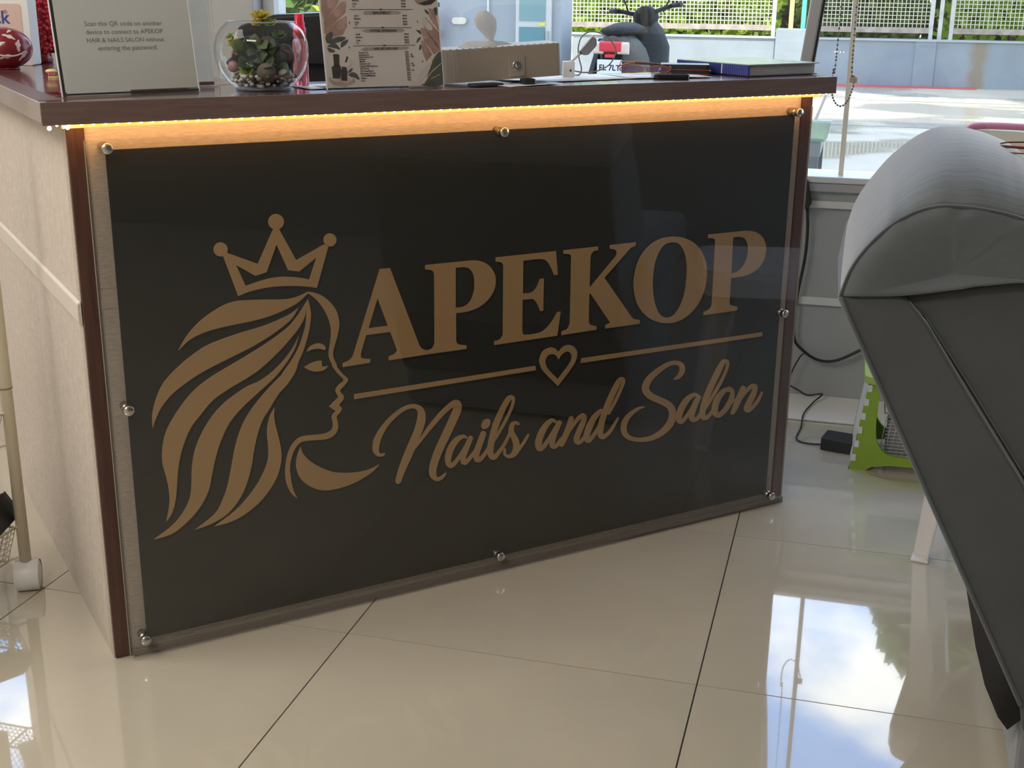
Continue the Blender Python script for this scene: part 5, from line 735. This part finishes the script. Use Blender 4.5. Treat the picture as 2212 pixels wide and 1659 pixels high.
# brown glasses lying on the cushion
sg = thing('brown_glasses', 'brown framed glasses lying on top of the grey recliner cushion', 'glasses', (.99, .05, .870))
bm_ = mat('tortoise_brown', (.12, .04, .015), .25)
MB().tube(cr([(-.034, 0, -.003), (-.022, .0, .0000), (.004, .002, .001), (.06, .006, .001)], 5), .0011, 6).build('temple', bm_, sg)
MB().tube(cr([(-.037, -.02, -.004), (-.026, -.02, -.0035), (.004, -.02, -.0045), (.06, -.018, -.006)], 5), .0019, 6).build('temple', bm_, sg)
MB().tube(cr([(-.043, -.045, -.008), (-.03, -.045, -.0085), (.004, -.044, -.0095), (.06, -.04, -.012)], 5), .0011, 6).build('rim_bar', mat('amber_brown', (.30, .11, .03), .25), sg)
MB().tube(cr([(.06, .006, .001), (.075, -.005, 0), (.075, -.03, -.004), (.06, -.04, -.012)], 5), .0015, 6).build('front_frame', bm_, sg)

# ================================================================== WHITE STOOL, STEP STOOL, ADAPTOR, CABLES
ws = thing('plastic_stool', 'white plastic stool standing behind the grey recliner', 'stool', (1.122, .70, 0), R(-10))
wpl = mat('stool_white', (.74, .73, .72), .35)
MB().rbox(-.155, .155, -.155, .155, .425, .445, .04, 5).build('seat', wpl, ws, bevel=.006); MB().rbox(-.16, .16, -.16, .16, .385, .43, .045, 5).build('apron', wpl, ws, bevel=.004)
for a in (-1, 1):
    for b in (-1, 1):
        def sec(z, o, wd, th):   # L shaped section, corner outwards
            q = o-wd; return [Vector((a*q, b*q, z)), Vector((a*o, b*q, z)), Vector((a*o, b*(q+th), z)), Vector((a*(q+th), b*(q+th), z)), Vector((a*(q+th), b*o, z)), Vector((a*q, b*o, z))]
        lg_ = MB().loft([sec(0, .152, .030, .004), sec(.01, .152, .030, .004), sec(.2, .141, .042, .004), sec(.40, .130, .060, .004)], smooth=False).build('leg', wpl, ws)
        MB().box(min(a*.154, a*.120), max(a*.154, a*.120), min(b*.154, b*.120), max(b*.154, b*.120), 0, .006).build('foot_rim', wpl, lg_, bevel=.002)
gs = thing('step_stool', 'green and white folding step stool under the window', 'step stool', (.96, 1.14, 0))
gm_ = mat('lime_plastic', (.27, .42, .035), .4); gcap = mat('lime_cap', (.36, .50, .10), .4)
outer = [(-.14, 0), (-.113, .212), (.113, .212), (.14, 0), (.106, 0), (.09, .011), (.05, .018), (-.05, .018), (-.09, .011), (-.106, 0)]
hole = smooth_loop([(-.088, .19, 1), (.088, .19, 1), (.088, .10, 0), (.076, .060, 0), (.045, .040, 0), (-.045, .040, 0), (-.076, .060, 0), (-.088, .10, 0)], 4)
for y in (-.085, .105): b_ = MB(); flat_poly(b_, [outer, hole], y, y+.012); b_.build('side_frame', gm_, gs, bevel=.002, fix=False)
MB().rbox(-.125, .125, -.10, .13, .212, .229, .03, 4).build('top_step', gcap, gs, bevel=.004)
for k in range(6):
    z = .022+k*.034; x = -.14+.027*z/.212
    for sg_ in (-1, 1): MB().box(min(sg_*-x, sg_*(-x-.010))+0, max(sg_*-x, sg_*(-x-.010)), -.088, -.072, z, z+.016).build('white_hinge', wpl, gs)
for sg_ in (-1, 1): MB().prism([(sg_*.139, .002), (sg_*.132, .002), (sg_*.108, .21), (sg_*.114, .21)], -.072, .104, 'xz').build('folding_side', wpl, gs)
mbk = thing('mesh_basket', 'white mesh basket seen through the green step stool', 'basket', (.97, 1.165, 0))
b_ = MB()
for k in range(-6, 7):
    b_.tube([(k*.014, -.045, .02), (k*.0125, -.05, .12)], .0012, 4); b_.tube([(-.075, -.045-.0008*k*0, .02+(k+6)*.0085), (.075, -.045, .02+(k+6)*.0085)], .0012, 4)
b_.build('wire_grid', wpl, mbk, kind='stuff'); MB().tube([(-.08, -.05, .125), (.08, -.05, .125), (.08, .03, .125), (-.08, .03, .125)], .003, 6, closed=True).build('rim', wpl, mbk)
MB().box(-.07, .07, -.035, .025, 0, .10).build('liner', mat('liner_grey', (.52, .52, .51), .6), mbk, bevel=.004)
ad = thing('power_adaptor', 'black power adaptor brick on the floor beside the green step stool', 'adaptor', (.802, 1.195, 0), R(-12))
MB().rbox(-.045, .045, -.04, .03, .001, .030, .005).build('brick', mat('adaptor_black', (.018, .018, .020), .42), ad, bevel=.003)
hw = thing('wall_transformer', 'black wedge shaped plug transformer hanging under the window sill', 'transformer', (0.6597, 1.5680, 0.5562))
MB().prism([(-.014, .038), (-.002, .038), (.011, -.022), (.004, -.036), (-.014, -.036)], -.015, .015, 'xz').build('transformer_body', mat('adaptor_black', (.018, .018, .02), .42), hw, bevel=.002)
cab_m = mat('cable_black', (.02, .02, .022), .5)
tag(MB().tube(cr([(0.6608, 1.5680, 0.5198), (0.6661, 1.5680, 0.4598), (0.6651, 1.5680, 0.3870), (0.6533, 1.5680, 0.2863), (0.6511, 1.5680, 0.2232), (0.6533, 1.5680, 0.1718), (0.6683, 1.5680, 0.1439), (0.7133, 1.5680, 0.1139), (0.7625, 1.5680, 0.1118), (0.8193, 1.5680, 0.1418), (0.9092, 1.5680, 0.2028)], 6), .0042, 6).build('wall_cable', cab_m), 'thick black cable hanging in a curve on the wall by the counter end', 'cable')
tag(MB().tube(cr([(0.7111, 1.5626, 0.1171), (0.6843, 1.5626, 0.1278), (0.6661, 1.5626, 0.1011), (0.6501, 1.5626, 0.0539), (0.6511, 1.5605, 0.0379), (0.6779, 1.5605, 0.0229), (0.7036, 1.5584, 0.0122), (0.7411, 1.5573, 0.0197), (0.7200, 1.5000, 0.0120), (0.7000, 1.4000, 0.0110), (0.6980, 1.3100, 0.0040), (0.6910, 1.2270, 0.0030), (0.7090, 1.1980, 0.0030), (0.7480, 1.1930, 0.0040), (0.7720, 1.2000, 0.0100)], 6), .0021, 6).build('adaptor_cable', cab_m), 'thin black cable winding down the wall to the adaptor brick', 'cable')
tag(MB().tube(cr([(0.6951, 1.5573, -0.0274), (0.7111, 1.5519, -0.0392), (0.7325, 1.5466, -0.0521), (0.7465, 1.5412, -0.0649), (0.7325, 1.5434, -0.0671)], 6), .0032, 6).build('loose_plug_lead', cab_m), 'short loose black lead lying against the white baseboard', 'lead')
# blind chain
bc_ = thing('blind_chain', 'dark beaded roller blind chain looping beside the window mullion', 'blind chain', (0.7273, 1.5400, 0.7821))
path = cr([(-.024, 0, 1.62), (-.024, 0, .243), (-.030, 0, .087), (-.028, 0, .035), (-.017, 0, .010), (-.002, 0, .004), (.012, 0, .018), (.020, 0, .045), (.022, 0, .072), (.013, 0, .243), (.013, 0, 1.62)], 40)
b_ = MB(); acc = 0; last = path[0]
for p in path:
    acc += (p-last).length; last = p
    if acc >= .0072: acc = 0; b_.ball(p, .0028, 6, 4)
b_.build('beads', mat('bead_dark', (.12, .115, .11), .4), bc_, kind='stuff'); MB().tube(path[::4], .0007, 5).build('cord', mat('cord_grey', (.2, .19, .18), .6), bc_)
MB().rbox(.012, .030, -.004, .004, .062, .076, .003, axis='y').build('connector', mat('connector_tan', (.42, .34, .24), .5), bc_)
MB().tube([(-.06, .0, 1.62), (.05, .0, 1.62)], .02, 12).build('roller', white_m, bc_)

# ================================================================== WHITE TROLLEY at the counter's left side
tl_ = thing('salon_trolley', 'cream metal rolling trolley with wire baskets beside the counter', 'trolley', (-.626, -.008, 0))
cm = mat('cream_metal', (.62, .55, .41), .35); cw = mat('caster_white', (.70, .69, .67), .4)
for x, y in ((0, 0), (0, -.40), (-.30, 0), (-.30, -.40)):
    MB().tube([(x, y, .052), (x, y, .385), (x, y, .387), (x, y, .85)], [.0105, .0105, .0112, .0112], 16).build('pole', cm, tl_)
    MB().tube([(x, y, .386), (x, y, .389)], .0116, 16).build('pole_ring', mat('ring_shadow', (.25, .2, .14), .5), tl_)  # darker ring around the pole
    cs = MB().lathe([(0, -.0215), (.019, -.0215), (.0245, -.020), (.0272, -.016), (.0275, 0), (.0272, .016), (.0245, .020), (.019, .0215), (0, .0215)], 28, M=Matrix.Translation((x+.002, y, .0275)) @ Matrix.Rotation(R(-152), 4, 'Z') @ Matrix.Rotation(pi/2, 4, 'Y')).build('caster', cw, tl_)
    MB().lathe([(.0275, -.021), (.0290, -.019), (.0292, .019), (.0275, .021)], 28, M=Matrix.Translation((x+.002, y, .0285)) @ Matrix.Rotation(R(-152), 4, 'Z') @ Matrix.Rotation(pi/2, 4, 'Y')).build('caster_hood', cw, cs, fix=False); MB().tube([(x, y, .05), (x, y, .056)], .008, 12).build('swivel_collar', mat('brass', (.45, .33, .16), .3, metal=1.0), cs)
def basket(z0, z1, hook):
    rail = [(-.004, -.012, z1), (-.004, -.388, z1), (-.296, -.388, z1), (-.296, -.012, z1)]
    bot = [(-.016, -.028, z0), (-.016, -.372, z0), (-.284, -.372, z0), (-.284, -.028, z0)]
    t = MB().tube(rail, .0026, 8, closed=True).build('basket_rim', cm, tl_)
    MB().tube(bot, .0022, 6, closed=True).build('basket_base_rim', cm, t); w_ = MB()
    for a in range(4):
        p, q, r_, s_ = Vector(rail[a]), Vector(rail[(a+1) % 4]), Vector(bot[a]), Vector(bot[(a+1) % 4]); n = 34 if a in (0, 2) else 26
        for i in range(n+1): f = i/n; w_.tube([p.lerp(q, f), r_.lerp(s_, f)], .0007, 3, cap=False)
        for i in range(1, 6): f = i/6; w_.tube([p.lerp(r_, f), q.lerp(s_, f)], .0007, 3, cap=False)
    for i in range(27): f = i/26; w_.tube([Vector(bot[0]).lerp(Vector(bot[3]), f), Vector(bot[1]).lerp(Vector(bot[2]), f)], .0007, 3, cap=False)
    w_.build('wire_mesh', cm, t, kind='stuff', fix=False)
    MB().tube([(0, 0, z0+.002), (-.014, -.026, z0+.002)], .0022, 6).build('hook', cm, t); MB().tube([(-.004, -.012, z1), (0.0, 0, z1+.001)], .0026, 6).build('hook', cm, t)
basket(.064, .126, 0); basket(.281, .342, 0); basket(.52, .58, 0)
MB().ball((-.034, -.040, .074), (.006, .004, .004), 8, 5).build('brass_screw', MATS['brass'], tl_)
sf = mat('sachet_black', (.022, .022, .025), .3, bump=.5, nscale=40)
lbs = ('front black foil sachet in the trolley lower basket', 'second black foil sachet leaning in the trolley lower basket', 'third black foil sachet in the trolley lower basket', 'rear black foil sachet in the trolley lower basket')
for k in range(4):
    o = thing('foil_sachet', lbs[k], 'sachet', (-.626-.014-.018*k, -.008-.105, .102), 0, 'black foil sachets in the trolley basket'); M_ = Matrix.Rotation(R(16), 4, 'X') @ Matrix.Rotation(R(-24+5*k), 4, 'Y')
    MB().rbox(-.0025, .0025, -.12, .125-.012*k, .002, .054+.006*k, .002, axis='x', M=M_).build('sachet_body', sf, o, bevel=.001)
    MB().box(-.0008, .0008, .125-.012*k, .133-.012*k, .004, .052+.006*k, M=M_).build('sealed_edge', mat('sachet_edge', (.05, .05, .055), .35), o)
o = thing('dark_carton', 'dark carton stored in the trolley middle basket', 'carton', (-.626-.13, -.008-.18, .2835)); MB().rbox(-.10, .085, -.13, .135, 0, .12, .006).build('carton_body', mat('carton_dark', (.05, .028, .035), .5), o, bevel=.002); MB().box(.0851, .0856, -.10, .10, .02, .10).build('carton_label', mat('carton_label', (.12, .09, .10), .5), o)

# ================================================================== OUTSIDE: scooter, table, chair
sc = thing('parked_scooter', 'dark grey scooter parked in the yard, red tail light towards us', 'scooter', (-.885, 6.95, -.158), R(87))
sg1 = mat('scooter_grey', (.075, .076, .068), .5, spec=.3); sg2 = mat('scooter_black', (.016, .016, .017), .7, spec=.2); sgl = mat('scooter_light', (.05, .057, .062), .6, spec=.25)
secs = []
for x, w_, z0, z1 in ((-.06, .05, .80, .90), (0, .11, .70, .93), (.12, .145, .58, .94), (.35, .15, .50, .92), (.6, .13, .45, .86), (.75, .09, .42, .70)):
    secs.append([Vector((x, w_*cos(a)*(1 if sin(a) > 0 else .85), (z0+z1)/2+(z1-z0)/2*sin(a))) for a in [2*pi*i/16 for i in range(16)]])
MB().loft(secs).build('body_shell', sg1, sc)
secs = []
for x, w_, z0, z1 in ((-.04, .06, .90, .945), (.08, .12, .90, .97), (.35, .135, .90, .99), (.6, .10, .87, .96), (.72, .04, .83, .90)):
    secs.append([Vector((x, w_*cos(a), (z0+z1)/2+(z1-z0)/2*sin(a))) for a in [2*pi*i/14 for i in range(14)]])
MB().loft(secs).build('saddle', sg2, sc)
tlr = MB().rbox(-.075, .075, -.075, -.02, .80, .875, .02, axis='x').build('tail_lamp', mat('tail_red2', (.62, .04, .06), .2), sc)
for s_ in (-1, 1): MB().rbox(s_*.085-.036, s_*.085+.036, -.065, -.01, .79, .87, .02, axis='x', M=Matrix.Identity(4)).build('indicator', mat('indicator_pale', (.70, .58, .50), .25), sc)
for o in sc.children:
    if o.name.split('.')[0] in ('tail_lamp', 'indicator'):
        o.rotation_euler = (0, 0, pi/2); o.location = (-.13 if o.name.startswith('tail') else -.115, 0, 0)
MB().prism([(-.10, .52), (-.04, .80), (.05, .80), (.05, .50)], -.07, .07, 'xz').build('rear_fender', sg2, sc, bevel=.01)
pl = MB().box(-.115, -.108, -.085, .085, .63, .755).build('number_plate', mat('plate_white', (.72, .76, .78), .4), sc)
MB().box(-.1155, -.1145, -.085, .085, .63, .66).build('plate_band', mat('plate_blue', (.25, .50, .68), .4), pl)
text_mesh('EL 7LT', .052, sg2, pl, 'plate_lettering', (-.1165, .072, .685), (pi/2, 0, -pi/2), 'LEFT', bold=.001)
MB().box(-.112, -.100, -.035, .035, .768, .79).build('reflector', MATS['tail_red2'], sc)
for x in (.18, 1.28):
    MB().lathe([(.12, -.045), (.20, -.05), (.245, -.03), (.25, 0), (.245, .03), (.20, .05), (.12, .045), (.10, 0), (.12, -.045)], 24, M=Matrix.Translation((x, 0, .25)) @ Matrix.Rotation(pi/2, 4, 'X')).build('tyre', black_rub_m, sc)
    MB().lathe([(.02, -.04), (.12, -.03), (.12, .03), (.02, .04)], 18, M=Matrix.Translation((x, 0, .25)) @ Matrix.Rotation(pi/2, 4, 'X')).build('wheel_rim', alu_m, sc)
MB().box(.55, 1.12, -.14, .14, .28, .36).build('floorboard', sg2, sc, bevel=.02)
secs = []
for z, x, w_, d in ((.32, 1.10, .13, .05), (.55, 1.10, .165, .06), (.80, 1.05, .175, .07), (.93, 1.0, .13, .07), (1.0, .97, .07, .06)):
    secs.append([Vector((x+d*cos(a), w_*sin(a), z)) for a in [2*pi*i/16 for i in range(16)]])
MB().loft(secs).build('leg_shield', sgl, sc)
MB().tube([(1.02, .22, 1.05), (1.0, .10, 1.03), (.97, 0, 1.03), (.94, -.10, 1.06), (.88, -.22, 1.10)], .016, 8).build('handlebar', sg2, sc)
secs = [[Vector((.98+.09*cos(a), w_*sin(a), z)) for a in [2*pi*i/14 for i in range(14)]] for z, w_ in ((.95, .07), (1.01, .10), (1.06, .08), (1.09, .03))]
MB().loft(secs).build('handlebar_cowl', sg2, sc)
for s_ in (-1, 1):
    MB().tube([(.96+s_*.03, s_*.14, 1.05), (.97, s_*.19, 1.18)], .006, 6).build('mirror_stalk', sg2, sc); MB().ball((.965, s_*.22, 1.22), (.02, .07, .045), 12, 8).build('mirror', sg2, sc)
    MB().tube([(.95+s_*.07, s_*.22, 1.075-s_*.025), (.945+s_*.09, s_*.29, 1.078-s_*.03)], .019, 8).build('grip', black_rub_m, sc)
MB().prism([(.0, .62), (.30, .88), (.34, .86), (.34, .78), (.12, .55), (.02, .56)], .15, .19, 'xz').build('exhaust_guard', sgl, sc, bevel=.01); MB().tube([(-.12, -.17, .40), (.35, -.17, .36)], .045, 12).build('exhaust', sg2, sc)
MB().tube([(.3, .02, .0), (.45, -.06, .3)], .012, 6).build('side_stand', sg2, sc)
ot = thing('yard_table', 'green glass topped table standing just outside the window', 'table', (.30, 3.27, -.15))
MB().rbox(-.42, .365, -.33, .33, .690, .700, .02).build('glass_top', mat('green_glass_top', (.30, .40, .36), .12, Coat_Weight=.5), ot)
MB().box(-.42, .365, .318, .332, .686, .704).build('white_edge', white_m, ot)
MB().box(-.40, .345, -.325, -.30, .635, .689).box(-.40, .345, .30, .325, .635, .689).box(.32, .345, -.30, .30, .635, .689).box(-.40, -.375, -.30, .30, .635, .689).build('apron', mat('table_grey', (.27, .31, .31), .5), ot)
for x, y in ((.315, -.30), (.315, .30), (-.37, -.30), (-.37, .30)): MB().box(x-.025, x+.025, y-.025, y+.025, 0, .635).build('leg', mat('table_leg', (.19, .20, .22), .5), ot)
MB().box(.262, .278, -.31, -.29, 0, .635).build('corner_strip', MATS['ivory_plastic'], ot)
MB().box(-.3, .25, -.20, -.17, .02, .60).build('modesty_panel', mat('table_dark', (.06, .09, .10), .5), ot)
rd_ = thing('red_framed_chair', 'chair outside with a beige back in a dark red frame, behind the recliner', 'chair', (1.33, 3.25, -.13), R(-14))
rf = mat('maroon_tube', (.36, .09, .14), .35)
MB().tube(cr([(-.19, 0, .0), (-.19, 0, .40), (-.19, 0, .60), (-.17, 0, .685), (-.12, 0, .715), (.12, 0, .715), (.17, 0, .685), (.19, 0, .60), (.19, 0, .40), (.19, 0, 0)], 5), .013, 8).build('back_frame', rf, rd_)
MB().rbox(-.172, .172, -.008, .008, .44, .700, .05, 6, axis='y').build('back_pad', mat('beige_pad', (.45, .37, .25), .6), rd_, bevel=.003)
MB().box(-.08, .10, -.0085, -.008, .635, .655).build('pink_mark', mat('pink_mark', (.62, .28, .28), .6), rd_)
MB().rbox(-.18, .18, .02, .38, .40, .43, .04).build('seat', MATS['beige_pad'], rd_, bevel=.006)
for s_ in (-1, 1): MB().tube([(s_*.19, 0, .41), (s_*.19, .36, .41), (s_*.19, .42, 0)], .012, 8).build('side_leg', rf, rd_)
